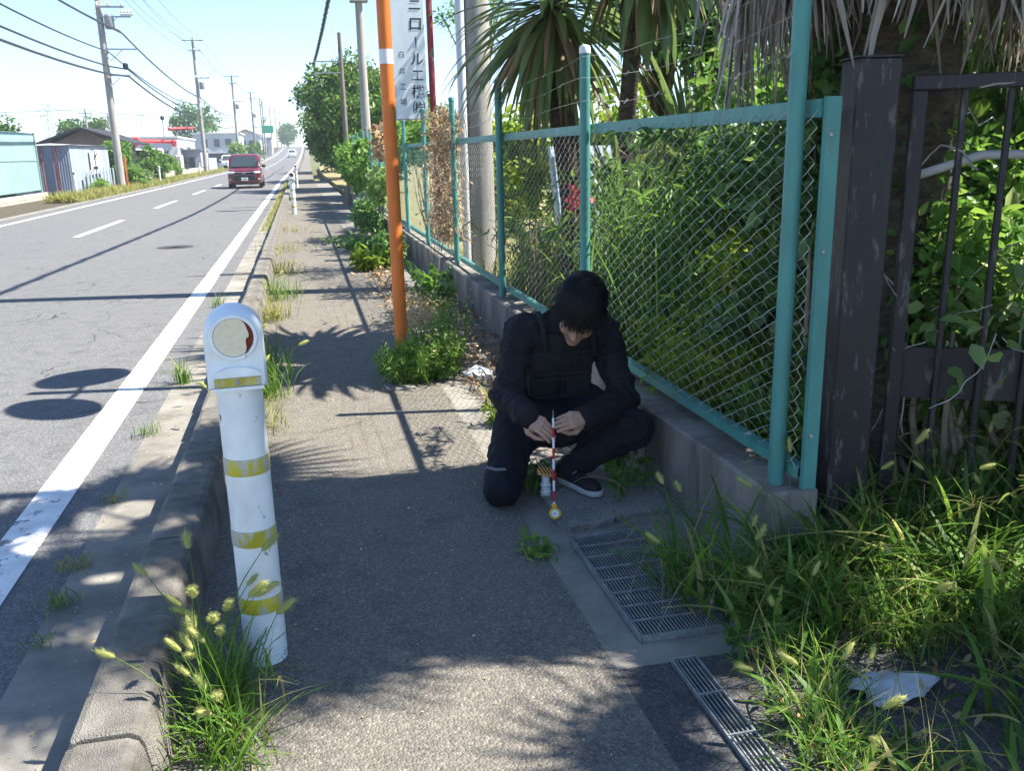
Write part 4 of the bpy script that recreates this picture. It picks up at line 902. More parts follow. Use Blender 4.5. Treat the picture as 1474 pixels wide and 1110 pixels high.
shrub((3.0, 2.95, 0), (2.95, 2.95, .75), (.6, .35, .65), 36, .24, 3000, .085, .6, M['pale'], 37, 'pale broad leaved vine bush just behind the gate bars', zmin=.02)
shrub((4.2, 2.9, 0), (4.1, 3.0, .9), (.7, .5, .75), 30, .28, 2400, .09, .6, M['pale'], 38, 'pale leafy bush at the far end of the gate', zmin=.02)
shrub((5.2, 4.6, .12), (5.2, 4.6, 1.9), (1.2, 1.0, 1.0), 40, .4, 7000, .11, .5, M['bright'], 39, 'sunlit yellow green bush high behind the gate before the white house')
shrub((4.2, 7.0, .12), (4.1, 6.8, 1.4), (1.0, .9, 1.2), 50, .35, 11000, .1, .5, M['dark'], 40, 'broad dark shrub deep in the lot behind the thin trunks')
for i, (x, y, h_, lab) in enumerate(((3.6, 15.5, 2.7, 'yellow green hedge bush seen left of the yucca trunk'), (5.4, 15.0, 2.9, 'yellow green hedge bush seen behind the yucca trunk'), (7.3, 14.6, 3.0, 'yellow green hedge bush between the yucca and the thin trunks'), (9.2, 14, 3.1, 'yellow green hedge bush behind the thin brown trunks'), (11.5, 13.5, 3.3, 'yellow green hedge bush at the deep end of the lot'))):
    shrub((x, y, .12), (x, y, h_ * .5), (1.25, .8, h_ * .48), 44, .42, 7000, .12, .55, M['bright'], 50 + i, lab, group='hedge bushes across the lot')
# lot clutter glimpsed through the mesh
bp_ = root('blue_panel', (3.3, 9.6, .12), 'pale blue sheet panel leaning behind the yucca in the lot', 'panel')
mb = MB(); mb.box((3.2, 9.6, .95), (1.1, .05, 1.3), M=Matrix.Translation((3.2, 9.6, .95)) @ Matrix.Rotation(.25, 4, 'Z') @ Matrix.Rotation(-.2, 4, 'X')); mb.build('sheet', M['bluepanel'], bp_)
mb = MB()
for k in range(5): mb.box((0, 0, 0), (.03, .02, 1.3), M=Matrix.Translation((3.2, 9.55, .95)) @ Matrix.Rotation(.25, 4, 'Z') @ Matrix.Rotation(-.2, 4, 'X') @ Matrix.Translation((-.44 + .22 * k, -.04, 0)))
mb.build('rib', M['bluepanel'], bp_)
# ---- long leaves
def blade_mesh(name, pts, widths, m, fold=.15, side=np.array([0, 1.0, 0])):
    pts = np.array(pts, float); V = []; F = []
    for i, p in enumerate(pts):
        d = unit(pts[min(i + 1, len(pts) - 1)] - pts[max(i - 1, 0)]); n = unit(np.cross(side, d)); w = widths[i]
        V += [p - side * w / 2 + n * w * fold, p, p + side * w / 2 + n * w * fold]
    for i in range(len(pts) - 1): F += [(3 * i, 3 * i + 1, 3 * i + 4, 3 * i + 3), (3 * i + 1, 3 * i + 2, 3 * i + 5, 3 * i + 4)]
    return V, F
def raw_mesh(name, V, F, m):
    me = bpy.data.meshes.new(name); me.from_pydata([tuple(v) for v in V], [], F); me.materials.append(m); me.polygons.foreach_set('use_smooth', np.ones(len(me.polygons), bool)); return me
def sword(elev, L, w, m, sag, seed):
    rnd = random.Random(seed); p = np.zeros(3); e = elev; pts = [p.copy()]; k = 8
    for i in range(k): p = p + L / k * np.array([math.cos(e), 0, math.sin(e)]); e = max(-1.5, e - sag * (i + 1) / k * (1 if math.cos(e) > 0 else -1) + rnd.uniform(-.03, .03)); pts.append(p.copy())
    ws = [w * .8] + [w * (1 - max(0, (t - .55) / .45) ** 1.5 * .96) for t in np.linspace(0, 1, k)]
    V, F = blade_mesh('leaf', pts, ws, m); return raw_mesh('leaf', V, F, m)
def yucca(base, ctr, n, L, w, label, seed, trunk_r=.11, low=-1.35, high=1.3, dry=.25, trunk2=None, group=None):
    r_ = root('yucca', base, label, 'yucca', group); rnd = random.Random(seed)
    mb = MB(); b = np.array(base, float); c = np.array(ctr, float)
    pts = [b, b * .6 + c * .4 + [.06, .03, 0], b * .25 + c * .75, c + [0, 0, .25]]; mb.tube(pts, [trunk_r * 1.25, trunk_r, trunk_r * .9, trunk_r * 1.1], 12)
    mb.build('trunk', M['palmbark'], r_, smooth=True)
    VR = [(e, sword(e, L * rnd.uniform(.85, 1.1), w, M['yucca'], .10 + .12 * max(0, 1.2 - abs(e)), 100 + i + seed)) for i, e in enumerate(np.linspace(low, high, 12))]
    DR = [(e, sword(e, L * rnd.uniform(.7, .95), w * .8, M['yuccadry'], .12, 200 + i + seed)) for i, e in enumerate(np.linspace(low, -.5, 5))]
    for i in range(n):
        az = rnd.uniform(0, 2 * math.pi)
        if rnd.random() < dry: e, me = rnd.choice(DR)
        else: e, me = VR[min(11, int(abs(rnd.betavariate(1.2, 1.1)) * 12))]
        z = c[2] + e * .16 + rnd.uniform(-.06, .06); s = rnd.uniform(.8, 1.12)
        copy_piece(me, 'leaf', r_, (c[0] + .07 * math.cos(az), c[1] + .07 * math.sin(az), z), az, (s, s * rnd.uniform(.8, 1.2), s))
    return r_
yucca((2.2, 7.15, .1), (2.02, 7.2, 2.66), 290, 1.02, .056, 'large yucca with drooping sword leaves above the fence and the concrete pole', 3)
yucca((2.42, 7.2, .1), (2.45, 6.3, 3.15), 270, .9, .07, 'second yucca head on a slim trunk just right of the large one', 4, trunk_r=.07)
for i, (x, y, lab) in enumerate(((2.55, 6.9, 'young spiky yucca at the foot of the large yucca'), (2.75, 7.6, 'young spiky yucca rising behind the top rail near the white capped post'), (3.3, 7.3, 'young spiky yucca below the thin brown trunks'))):
    yucca((x, y, .1), (x, y, .62 + .3 * i), 46, .95, .045, lab, 60 + i, trunk_r=.06, low=.2, high=1.35, dry=.1)
# slim trunks with dark leaves above the fence
tree('slim_tree', (3.35, 8.0, .1), (3.3, 8.1, 2.75), (.75, .6, .45), 18, .24, 2600, .11, .35, M['dark'], 71, 'slim brown trunked tree with dark leaves against the sky gap', trunk_r=.07, inner=.2)
tree('slim_tree', (3.75, 7.9, .1), (3.7, 7.7, 2.6), (.7, .6, .7), 20, .28, 3000, .10, .4, M['dark'], 72, 'grey trunked tree beside the slim brown one with dense dark leaves', trunk_r=.11, inner=.2)
tree('branch_tree', (2.75, 13.2, .1), (2.35, 12.0, 3.3), (.9, .9, .35), 16, .22, 1500, .06, .4, M['mid'], 73, 'feathery branch hanging over the top of the white sign', trunk_r=.05, inner=.2)
# red flower and vine bits on the fence
shrub((2.3, 3.5, .05), (2.28, 3.42, 1.25), (.26, .2, 1.05), 30, .2, 5200, .08, .5, M['dark'], 43, 'dark ivy thicket wrapping the palm trunk behind the gate post', zmin=.05)
shrub((2.5, 3.02, .0), (2.5, 3.03, .95), (.24, .12, .8), 22, .17, 1300, .065, .5, M['mid'], 44, 'leafy vine climbing right behind the first gate bars', zmin=.02)
shrub((3.1, 3.6, .0), (3.1, 3.5, 1.2), (.5, .3, .95), 28, .22, 2400, .075, .5, M['mid'], 45, 'green thicket in the middle of the gate opening', zmin=.02)
hp = root('slim_pole', (2.29, 3.83, 0), 'slim dark pole buried in the shrub behind the tall green post', 'pole'); mb = MB(); mb.tube([(2.29, 3.83, 0), (2.29, 3.83, 5.6)], .05, 10); mb.build('pole', M['rustpole'], hp, smooth='auto')
fl = root('red_flower', (1.95, 6.6, .9), 'small red flower glowing behind the mesh beside the white capped post', 'flower')
P = np.stack([RNG.normal(1.98, .035, 60), RNG.normal(6.5, .04, 60), RNG.normal(1.2, .05, 60)], 1); Vl, Fl = leaf_cloud(P, .05, .7, RNG, 0); np_mesh('petals', Vl, Fl, M['redflower'], fl)
mb = MB(); mb.tube([(2.0, 6.6, .1), (2.02, 6.55, .7), (1.98, 6.5, 1.2)], .008, 5); mb.build('stem', M['twig'], fl)
vine('rail_vine', (1.70, 4.2, 1.62), (.04, .55, .03), 12, .06, 110, .07, .36, M['dark'], 81, 'sprig of dark leaves creeping along the green top rail', zmin=1.4, stem_at=(1.74, 4.75, 1.5), sr=.004)
vine('mesh_vine', (1.76, 6.9, 1.3), (.05, .2, .28), 8, .09, 420, .06, .5, M['bright'], 82, 'light green vine hanging on the mesh beside the second fence post', zmin=.4, stem_at=(1.8, 7, .2), sr=.005)

# ---- near fan palms with skirts of dead fronds
def dead_frond(seed):
    rnd = random.Random(seed); V = []; F = []; n = 34; Lp = rnd.uniform(.22, .36)
    hub = np.array([Lp * .75, 0, -Lp * .55])
    for j in range(n):
        t = (j / (n - 1) - .5) * 2; a = t * 1.0; L = rnd.uniform(.45, .85) * (1 - .15 * abs(t)); w = rnd.uniform(.008, .027); p = hub.copy(); pts = [p.copy()]
        d = np.array([.45 * math.cos(a), math.sin(a) * .55, -.55]); 
        for k in range(5):
            d = unit(d + np.array([-.10, -math.sin(a) * .10, -.28]) + np.array([rnd.gauss(0, .13), rnd.gauss(0, .16), rnd.gauss(0, .05)])); p = p + d * L / 5; pts.append(p.copy())
        sd = unit(np.array([-math.sin(a) * .6, 1, rnd.uniform(-.4, .4)])); ws = [w * .6, w, w * 1.05, w * .9, w * .6, w * .15]
        v, f = blade_mesh('f', pts, ws, None, fold=rnd.uniform(.2, .6), side=sd); b = len(V); V += list(v); F += [tuple(i + b for i in q) for q in f]
    mb = MB(); mb.tube([(0, 0, 0), (Lp * .4, 0, -Lp * .15), tuple(hub)], [.018, .014, .010], 5); b = len(V); V += list(mb.v); F += [tuple(i + b for i in q) for q in mb.f]
    return raw_mesh('dead_frond', V, F, M['dead'])
def fan_leaf(elev, seed):
    rnd = random.Random(seed); V = []; F = []; Lp = .55; hub = np.array([Lp * math.cos(elev), 0, Lp * math.sin(elev)]); n = 26
    u = np.array([math.cos(elev), 0, math.sin(elev)]); s = np.array([0, 1.0, 0])
    for j in range(n):
        a = (j / (n - 1) - .5) * 4.4; d0 = u * math.cos(a) + s * math.sin(a); L = rnd.uniform(.5, .62) * (1 - .12 * abs(a) / 2.2); p = hub.copy(); pts = [p.copy()]; d = d0.copy()
        for k in range(4): d = unit(d + np.array([0, 0, -.12 * (k + .5)])); p = p + d * L / 4; pts.append(p.copy())
        v, f = blade_mesh('f', pts, [.02, .05, .045, .03, .004], None, fold=.3, side=unit(np.cross(d0, np.cross(u, s)) + 1e-6)); b = len(V); V += list(v); F += [tuple(i + b for i in q) for q in f]
    mb = MB(); mb.tube([(0, 0, 0), tuple(hub)], [.016, .011], 5); b = len(V); V += list(mb.v); F += [tuple(i + b for i in q) for q in mb.f]
    return raw_mesh('fan_leaf', V, F, M['fan'])
DF = [dead_frond(300 + i) for i in range(8)]; FL = [fan_leaf(e, 400 + i) for i, e in enumerate((-.3, .1, .5, .9, 1.2))]
def fan_palm(base, H, z_low, n_dead, n_live, r_sk, label, seed, azfun=None, ls=1.0):
    x, y, z = base; r_ = root('fan_palm', base, label, 'palm'); rnd = random.Random(seed); mb = MB()
    pts = [(x + rnd.uniform(-.02, .02), y + rnd.uniform(-.02, .02), z + H * k / 12) for k in range(13)]; mb.tube(pts, [.2 + .03 * rnd.random() for k in range(13)], 14); mb.build('trunk', M['palmbark'], r_, smooth=True)
    for i in range(n_dead):
        az = rnd.uniform(0, 2 * math.pi); hz = z_low + (H - z_low) * rnd.random() ** 1.2
        if azfun and not azfun(az, hz, rnd): continue
        s = rnd.uniform(.8, 1.25) * r_sk; copy_piece(rnd.choice(DF), 'dead_frond', r_, (x + .14 * math.cos(az), y + .14 * math.sin(az), hz), az, (s, s * rnd.uniform(.8, 1.3), s * rnd.uniform(.85, 1.15)))
    for i in range(n_live):
        az = i * 2.4; k = i % 5; s = rnd.uniform(.9, 1.2) * ls; copy_piece(FL[k], 'fan_leaf', r_, (x + .08 * math.cos(az), y + .08 * math.sin(az), H + z - .05 + .05 * k), az, (s, s, s))
    return r_
def gapA(az, hz, rnd):
    # thinner skirt toward the gate post, as the picture shows
    a = (math.degrees(az)) % 360
    if 198 < a < 216 and hz < 3.1: return rnd.random() < .3
    if 60 < a < 150: return rnd.random() < .6
    return True
fan_palm((2.34, 3.30, .0), 4.2, 2.86, 250, 14, 1.15, 'fan palm with a thick skirt of grey dead fronds over the fence corner', 5, gapA)
fan_palm((2.86, 2.6, .0), 4.7, 3.0, 130, 16, 1.0, 'second fan palm skirt hanging above the far end of the gate', 6, None, .8)
fan_palm((3.55, 1.5, .0), 2.95, 2.3, 46, 10, .85, 'low fan palm added out of view on the right to shade the grass', 8, None, .75)  # unseen palm, added for the shade it throws on the grass
PA = [o for o in COL.objects if o.name == 'fan_palm'][0]; rnd = random.Random(31)
for k in range(12):
    az = math.radians(rnd.uniform(150, 195)); s = rnd.uniform(1.05, 1.4); copy_piece(rnd.choice(DF), 'dead_frond', PA, (2.34 + .2 * math.cos(az), 3.30 + .2 * math.sin(az), rnd.uniform(2.78, 3.0)), az, (s, s * .7, s * rnd.uniform(.85, 1.1)))
# dry stalks tangled round the palm trunk and gate
tg = root('dry_creeper', (2.2, 3.05, .2), 'dry pale creeper stems tangled round the gate post and bars', 'creeper')
mb = MB(); rnd = random.Random(12)
for k in range(46):
    s = rnd.uniform(-.15, 1.2); p = gpt(s, rnd.uniform(.4, 1.9), rnd.uniform(-.25, .06)); pts = [p.copy()]; d = unit(np.array([rnd.gauss(0, 1), rnd.gauss(0, .6), rnd.gauss(-.3, 1)]))
    for q in range(8): d = unit(d + np.array([rnd.gauss(0, .4), rnd.gauss(0, .3), rnd.gauss(-.05, .35)])); p = p + d * .055; pts.append(p.copy())
    mb.tube(pts, rnd.uniform(.0015, .0045), 4, caps=False)
mb.build('stem', mat('pale_stem', (.42, .38, .33), .8, .2, var=.3, vscale=30), tg)['kind'] = 'stuff'
mb = MB(); mb.tube([gpt(.0, 1.42, -.08), gpt(.25, 1.50, -.12), gpt(.6, 1.50, -.1), gpt(1.2, 1.46, -.14), gpt(2.2, 1.5, -.3)], .017, 8)
pv = mb.build('bare_branch', mat('pale_branch', (.52, .50, .47), .8, .2, bump=.3, bscale=40), tg, smooth=True)

# ================================================================ GRASS AND WEEDS
def blades(P, H, W, lean, rng, k=5, az=None):
    n = len(P); H = np.broadcast_to(H, (n,)); az = rng.uniform(0, 2 * np.pi, n) if az is None else az
    d = np.stack([np.cos(az), np.sin(az), np.zeros(n)], 1); s = np.stack([-np.sin(az), np.cos(az), np.zeros(n)], 1)
    tw = rng.uniform(-.6, .6, (n, 1)); s = unit(s + d * tw)
    b = np.broadcast_to(lean, (n,)) * rng.uniform(.3, 1.6, n); W = np.broadcast_to(W, (n,)) * rng.uniform(.7, 1.3, n); V = []
    for i in range(k + 1):
        t = i / k; up = H * (t - .45 * b * t ** 2.2 * .8); out = H * b * t ** 1.7 * .75
        p = P + d * out[:, None]; p = p + np.array([0, 0, 1.0]) * up[:, None]; w = (W * (1 - t ** 2.2 * .97) * (.55 + .45 * min(1, t * 4)))[:, None]
        V += [p - s * w / 2, p + s * w / 2]
    V = np.stack(V, 1).reshape(-1, 3); m = 2 * (k + 1); i0 = np.arange(n)[:, None] * m
    F = np.concatenate([i0 + np.array([[2 * i, 2 * i + 1, 2 * i + 3, 2 * i + 2]]) for i in range(k)]); return V, F
def head_mesh():
    rnd = random.Random(9); mb = MB(); pr = [(.002, 0), (.0055, .006), (.0072, .018), (.0072, .034), (.0058, .048), (.002, .058)]; mb.lathe((0, 0, 0), pr, 8)
    V = list(mb.v); F = list(mb.f)
    for k in range(150):
        t = rnd.random(); h = .058 * t; a = rnd.uniform(0, 6.283); r = .006 * math.sin(math.pi * min(.97, max(.05, t))) + .001; p = np.array([r * math.cos(a), r * math.sin(a), h]); d = np.array([math.cos(a), math.sin(a), .9]) * .010; s = np.array([-math.sin(a), math.cos(a), 0]) * .0006
        b = len(V); V += [tuple(p - s), tuple(p + s), tuple(p + d)]; F.append((b, b + 1, b + 2))
    me = raw_mesh('seed_head', V, F, M['foxtail']); return me
HEAD = head_mesh()
def foxtail(base, label, nb=70, nh=8, H=.35, spread=.09, seed=1, name='foxtail_grass', m='grass', lean=.75, hs=1.0, group='foxtail grass plants', headbias=None):
    rng = np.random.default_rng(seed); r_ = root(name, base, label, 'grass plant', group); b = np.array(base, float)
    P = b + np.stack([rng.normal(0, spread, nb), rng.normal(0, spread, nb), np.zeros(nb)], 1); V, F = blades(P, H * rng.uniform(.45, 1.05, nb), .008 * (H / .35) ** .5, lean, rng)
    o = np_mesh('blades', V, F, M[m], r_, smooth=True); o['kind'] = 'stuff'
    for k in range(nh):
        az = rng.uniform(0, 6.283) if headbias is None else headbias + rng.normal(0, .7); L = H * rng.uniform(.8, 1.45); out = rng.uniform(.1, .6); p0 = b + np.array([rng.normal(0, spread * .6), rng.normal(0, spread * .6), 0]); pts = []
        for i in range(7):
            t = i / 6; pts.append(p0 + np.array([math.cos(az) * out * L * t ** 1.8, math.sin(az) * out * L * t ** 1.8, L * (t - .32 * out * t ** 2.5)]))
        mb = MB(); mb.tube(pts, [.0016] * 6 + [.001], 4, caps=False); st = mb.build('stalk', M[m], r_)
        d = Vector(unit(pts[-1] - pts[-2])); q = Vector((0, 0, 1)).rotation_difference((d + Vector((math.cos(az) * .35, math.sin(az) * .35, -.15))).normalized())
        h_ = bpy.data.objects.new('seed_head', HEAD); COL.objects.link(h_); h_.parent = r_; h_.location = Vector(pts[-1] - b); h_.rotation_mode = 'QUATERNION'; h_.rotation_quaternion = q; s = rng.uniform(.8, 1.25) * hs; h_.scale = (s * 1.1, s * 1.1, s)
    return r_
foxtail((-.33, 2.36, 0), 'large foxtail grass clump with fuzzy heads at the foot of the big bollard', 125, 13, .36, .065, 1, lean=.85)
foxtail((-.31, 2.16, 0), 'pale green foxtail grass with drooping heads at the bottom beside the kerb', 90, 10, .26, .055, 2, lean=1.1, headbias=2.6)
foxtail((-.30, 2.55, 0), 'fine grass tuft behind the big bollard foot', 40, 2, .2, .04, 3)
foxtail((-.38, 5.9, 0), 'tall green grass along the kerb just past the big bollard', 150, 6, .42, .09, 4)
foxtail((-.34, 6.6, 0), 'dense grass tuft on the kerb line second past the big bollard', 130, 4, .36, .1, 5)
foxtail((-.36, 5.2, 0), 'thin grass at the kerb foot nearest behind the big bollard', 80, 3, .3, .09, 6, m='grassdry')
foxtail((-.36, 8.9, 0), 'yellowish grass tuft on the kerb line beyond the palm shade', 120, 4, .32, .1, 7, m='grassdry')
foxtail((-.34, 10.2, 0), 'bright grass tuft on the kerb line by the shadow stripes', 120, 4, .4, .11, 8)
foxtail((-.36, 12.5, 0), 'yellow green grass along the kerb before the distant bollard', 120, 3, .3, .16, 9, m='grassdry')
foxtail((-.36, 15.5, 0), 'dry grass tuft far along the kerb', 120, 0, .25, .25, 10, m='grassdry')
foxtail((-.36, 19.5, 0), 'dry grass tuft close to the distant red-faced bollard', 120, 0, .25, .3, 11, m='grassdry')
for i, (x, y, n, h_, lab) in enumerate(((-.975, 5.28, 46, .12, 'small weed tuft in the gutter seam beside the mirror shadow'), (-.93, 6.5, 60, .26, 'tall thin weed tuft in the gutter at the mirror pole shadow'), (-.985, 3.5, 60, .10, 'sunlit weed tuft in the gutter left of the big bollard'), (-.97, 3.2, 50, .09, 'shaded weed tuft in the gutter seam near the white line'), (-.965, 2.93, 40, .06, 'tiny weed tuft lowest in the gutter seam'), (-.97, 4.22, 40, .09, 'weed tuft inside the broad shadow bar in the gutter'), (-.96, 9.9, 40, .22, 'weed tuft in the gutter beyond the line shadows'))):
    foxtail((x, y, .002), lab, n, 0, h_, .03, 20 + i, 'weed_tuft', 'grassdry' if i in (2, 5) else 'grass', 1.0, group='weeds in the gutter')
strip_rng = np.random.default_rng(77)
n = 2600; P = np.stack([strip_rng.uniform(-.9, -.70, n), strip_rng.uniform(20, 62, n), np.full(n, .0)], 1); V, F = blades(P, strip_rng.uniform(.05, .22, n), .012, .8, strip_rng, 3); o = np_mesh('gutter_grass', V, F, M['grassdry']); tag(o, 'yellowed grass strip growing along the far gutter', 'grass', kind='stuff')
n = 14000; yy = 38 + 120 * strip_rng.random(n) ** 1.4; P = np.stack([strip_rng.normal(-9.0, .35, n) + np.maximum(0, yy - 70) * .0115, yy, np.array([sh(q)[1] for q in yy])], 1); V, F = blades(P, strip_rng.uniform(.1, .55, n), .04, .7, strip_rng, 3); o = np_mesh('verge_grass', V, F, M['grassdry']); tag(o, 'rough grass verge along the far side of the road', 'grass', kind='stuff')
n = 9000; P = np.stack([strip_rng.uniform(1.85, 6.5, n), strip_rng.uniform(5.5, 12.5, n), np.full(n, .12)], 1); V, F = blades(P, strip_rng.uniform(.05, .28, n), .012, .7, strip_rng, 3); o = np_mesh('lot_grass', V, F, M['grassdry']); tag(o, 'sunlit yellow green grass covering the fenced lot', 'grass', kind='stuff')

# tall bamboo grass inside the second and first fence bays
for i, (x, y, n_, h_, lab) in enumerate(((2.25, 6.0, 260, 1.35, 'tall thin bamboo grass behind the mesh right of the white capped post'), (2.35, 5.3, 240, 1.2, 'tall bamboo grass behind the mesh above the bowed head'), (2.6, 6.9, 320, 1.1, 'loose tall grass behind the mesh left of the white capped post'), (2.3, 8.4, 300, .8, 'sunlit tall grass in the second fence bay'))):
    rg = np.random.default_rng(500 + i); r_ = root('bamboo_grass', (x, y, .12), lab, 'grass plant', 'tall grass in the lot')
    P = np.stack([rg.normal(x, .2, n_), rg.normal(y, .3, n_), np.full(n_, .12)], 1); V, F = blades(P, h_ * rg.uniform(.5, 1.1, n_), .014, .45, rg, 6); o = np_mesh('blades', V, F, M['mid'] if i < 2 else M['grassdry'], r_, smooth=True); o['kind'] = 'stuff'
    Pl = P[rg.integers(0, n_, n_ * 5)] + np.stack([rg.normal(0, .1, n_ * 5), rg.normal(0, .1, n_ * 5), h_ * rg.uniform(.2, 1, n_ * 5)], 1); V, F = leaf_cloud(Pl, .13, .13, rg, .8); o = np_mesh('leaves', V, F, M['mid'], r_); o['kind'] = 'stuff'
shrub((2.55, 4.4, .12), (2.5, 4.5, .75), (.3, .6, .5), 24, .2, 4200, .07, .4, M['bright'], 46, 'bright leafy shrub behind the mesh above the low weed bed')
# ---- the big grass patch in front of the gate
rng = np.random.default_rng(42)
def region(n, keep):
    out = []
    while len(out) < n:
        x, y = rng.uniform(1.1, 3.6), rng.uniform(1.2, 3.05)
        if keep(x, y): out.append((x, y, -.01))
    return np.array(out)
def dens(x, y):
    if y > 2.74 and x < 1.78: return False
    if 1.5 < x < 2.1 and 2.45 < y < 2.75: return rng.random() < .95
    left = 1.24 + .10 * math.sin(y * 9) if y > 2.35 else 1.17
    if x < left: return False
    # bare ground with the plastic sheet
    if 1.36 < x < 1.86 and 1.80 < y < 2.14: return rng.random() < .03
    if x > 1.45 and y < 1.86: return rng.random() < .10
    # overgrown toward the gate
    line = 2.885 - (x - 2.15) * .504
    if y > line + .25: return rng.random() < .3
    w = .30 + .70 * min(1, max(0, (y - 1.95) / .5)); 
    if y < 1.95: w = .75
    return rng.random() < w * (.55 + .45 * math.sin(x * 7.1 + 1.3) * math.sin(y * 6.3))
P = region(1500, dens); hgt = .11 + .32 * np.clip((P[:, 1] - 1.7) / 1.0, .15, 1) * rng.uniform(.4, 1.35, len(P)) + .10 * np.clip((P[:, 0] - 1.9) / .8, 0, 1)
V, F = blades(P, hgt, np.where(rng.random(len(P)) < .5, .025, .0105), 1.05, rng, 6); o = np_mesh('wild_grass', V, F, [M['grass'], M['deepgrass']], smooth=True); o.data.polygons.foreach_set('material_index', np.tile((rng.random(len(P)) < .45).astype(np.int32), 6)); tag(o, 'dense wild green grass spreading in front of the gate', 'grass', kind='stuff')
P = region(900, dens); V, F = blades(P, rng.uniform(.12, .4, len(P)), .0035, 1.1, rng, 5); o = np_mesh('dry_grass', V, F, M['grassdry'], smooth=True); tag(o, 'thin dry grass stalks mixed into the wild grass', 'grass', kind='stuff')
FX_P = [(1.27, 2.72, .30, 'foxtail grass leaning over the upper corner of the large grating'), (1.40, 2.52, .34, 'foxtail grass with a drooping head by the right edge of the large grating'), (1.36, 2.15, .26, 'foxtail grass between the slot drain and the plastic sheet'), (1.24, 1.86, .24, 'bright foxtail grass spilling over the slot drain'),
        (1.20, 1.72, .2, 'bright foxtail grass at the very bottom beside the slot drain'), (1.66, 2.6, .44, 'tall foxtail grass in front of the low wall end'), (1.9, 2.5, .4, 'tall foxtail grass in front of the brown gate post'), (2.2, 2.4, .42, 'tall foxtail grass before the first gate bars'), (1.75, 2.2, .3, 'foxtail grass right behind the plastic sheet'), (2.05, 2.1, .3, 'foxtail grass at the edge of the picture by the plastic sheet'), (2.35, 2.6, .45, 'tall foxtail grass growing through the gate bars')]
for i, (x, y, h_, lab) in enumerate(FX_P): foxtail((x, y, -.01), lab, 95, 3 if i < 6 else 2, h_, .075, 60 + i, lean=1.0, hs=.9, group='foxtail grass before the gate')
for i, (x, y, h_, lab) in enumerate(((1.72, 2.62, .36, 'broad bladed weed in front of the wall end'), (1.98, 2.55, .42, 'broad bladed weed against the brown gate post'), (2.22, 2.5, .5, 'broad bladed weed in front of the gate frame'), (2.45, 2.35, .5, 'tall broad bladed weed before the second gate bar'), (2.1, 2.25, .4, 'arching broad bladed weed in the middle of the grass'), (1.55, 2.35, .3, 'short broad bladed weed behind the plastic sheet'), (1.34, 2.40, .24, 'broad bladed weed at the grating corner'), (2.3, 2.0, .36, 'broad bladed weed at the edge of the dirt patch'), (1.85, 1.75, .22, 'broad bladed weed below the plastic sheet'), (2.6, 2.6, .55, 'tallest broad bladed weed pushing through the gate'))):
    rg = np.random.default_rng(700 + i); r_ = root('broad_weed', (x, y, -.01), lab, 'weed', 'broad bladed weeds before the gate'); nb_ = 28
    P = np.stack([rg.normal(x, .05, nb_), rg.normal(y, .05, nb_), np.full(nb_, -.01)], 1); V, F = blades(P, h_ * rg.uniform(.7, 1.4, nb_), .029, 1.05, rg, 7); o = np_mesh('blades', V, F, M['grass'], r_, smooth=True); o['kind'] = 'stuff'
    mb = MB()
    for k in range(5):
        a = rg.uniform(0, 6.28); L = h_ * rg.uniform(1.0, 1.6); b0 = P[k]; pts = [b0 + np.array([math.cos(a) * L * .5 * t ** 1.6, math.sin(a) * L * .5 * t ** 1.6, L * (t - .25 * t ** 2)]) for t in np.linspace(0, 1, 7)]
        mb.tube(pts, .0018, 4, caps=False)
        for q in range(4): e = unit(np.array([rg.normal(), rg.normal(), .3])) * .09; mb.tube([pts[-1], pts[-1] + e * .5 + [0, 0, .01], pts[-1] + e], .0009, 3, caps=False)
    mb.build('seed_stalk', M['grassdry'], r_)['kind'] = 'stuff'
# thin arching stalks over the grating
st = root('dry_stalks', (1.45, 3.05, 0), 'thin pale dry stalks arching over the large grating', 'grass plant'); mb = MB(); rnd = random.Random(3)
for k in range(34):
    a = rnd.uniform(2.6, 4.6); L = rnd.uniform(.2, .5); b = np.array([1.42 + rnd.gauss(0, .05), 3.0 + rnd.gauss(0, .16), .01]); pts = [b + np.array([math.cos(a) * L * t, math.sin(a) * L * t, .22 * L * math.sin(math.pi * min(1, t * .95)) * 1.6]) for t in np.linspace(0, 1, 7)]
    mb.tube(pts, .0013, 3, caps=False)
mb.build('stalk', M['twig'], st)

# ---- broad leaved weeds
def weed(base, label, H, n, L, Wr, m, seed, spread=.1, name='leafy_weed', group='leafy weeds along the walk', stemn=7, top=None, droop=.1):
    rng = np.random.default_rng(seed); r_ = root(name, base, label, 'weed', group); b = np.array(base, float); mb = MB(); P = []
    per = max(1, n // stemn)
    for k in range(stemn):
        a = rng.uniform(0, 6.283); o_ = spread * rng.uniform(.3, 1.3); h_ = H * rng.uniform(.6, 1.1); b0 = b + np.array([rng.normal(0, spread * .5), rng.normal(0, spread * .5), 0]); e = b0 + np.array([math.cos(a) * o_, math.sin(a) * o_, h_]); mid = b0 * .5 + e * .5 + np.array([0, 0, h_ * .08])
        mb.tube([b0, mid, e], [.004, .003, .0015], 4, caps=False); t = rng.uniform(.15, 1.0, per)[:, None]; P.append(b0 * (1 - t) + e * t + rng.normal(0, L * .25, (per, 3)))
    mb.build('stem', M['grass'], r_)['kind'] = 'stuff'; P = np.concatenate(P); P[:, 2] = np.maximum(P[:, 2], b[2] + .005); V, F = leaf_cloud(P, L, Wr, rng, droop); o = np_mesh('leaves', V, F, M[m], r_); o['kind'] = 'stuff'
    if top:
        Pt = b + np.stack([rng.normal(0, spread, top), rng.normal(0, spread, top), H * rng.uniform(.7, 1.1, top)], 1); V, F = leaf_cloud(Pt, .02, .9, rng, 0); np_mesh('flower_heads', V, F, M['straw'], r_)['kind'] = 'stuff'
    return r_
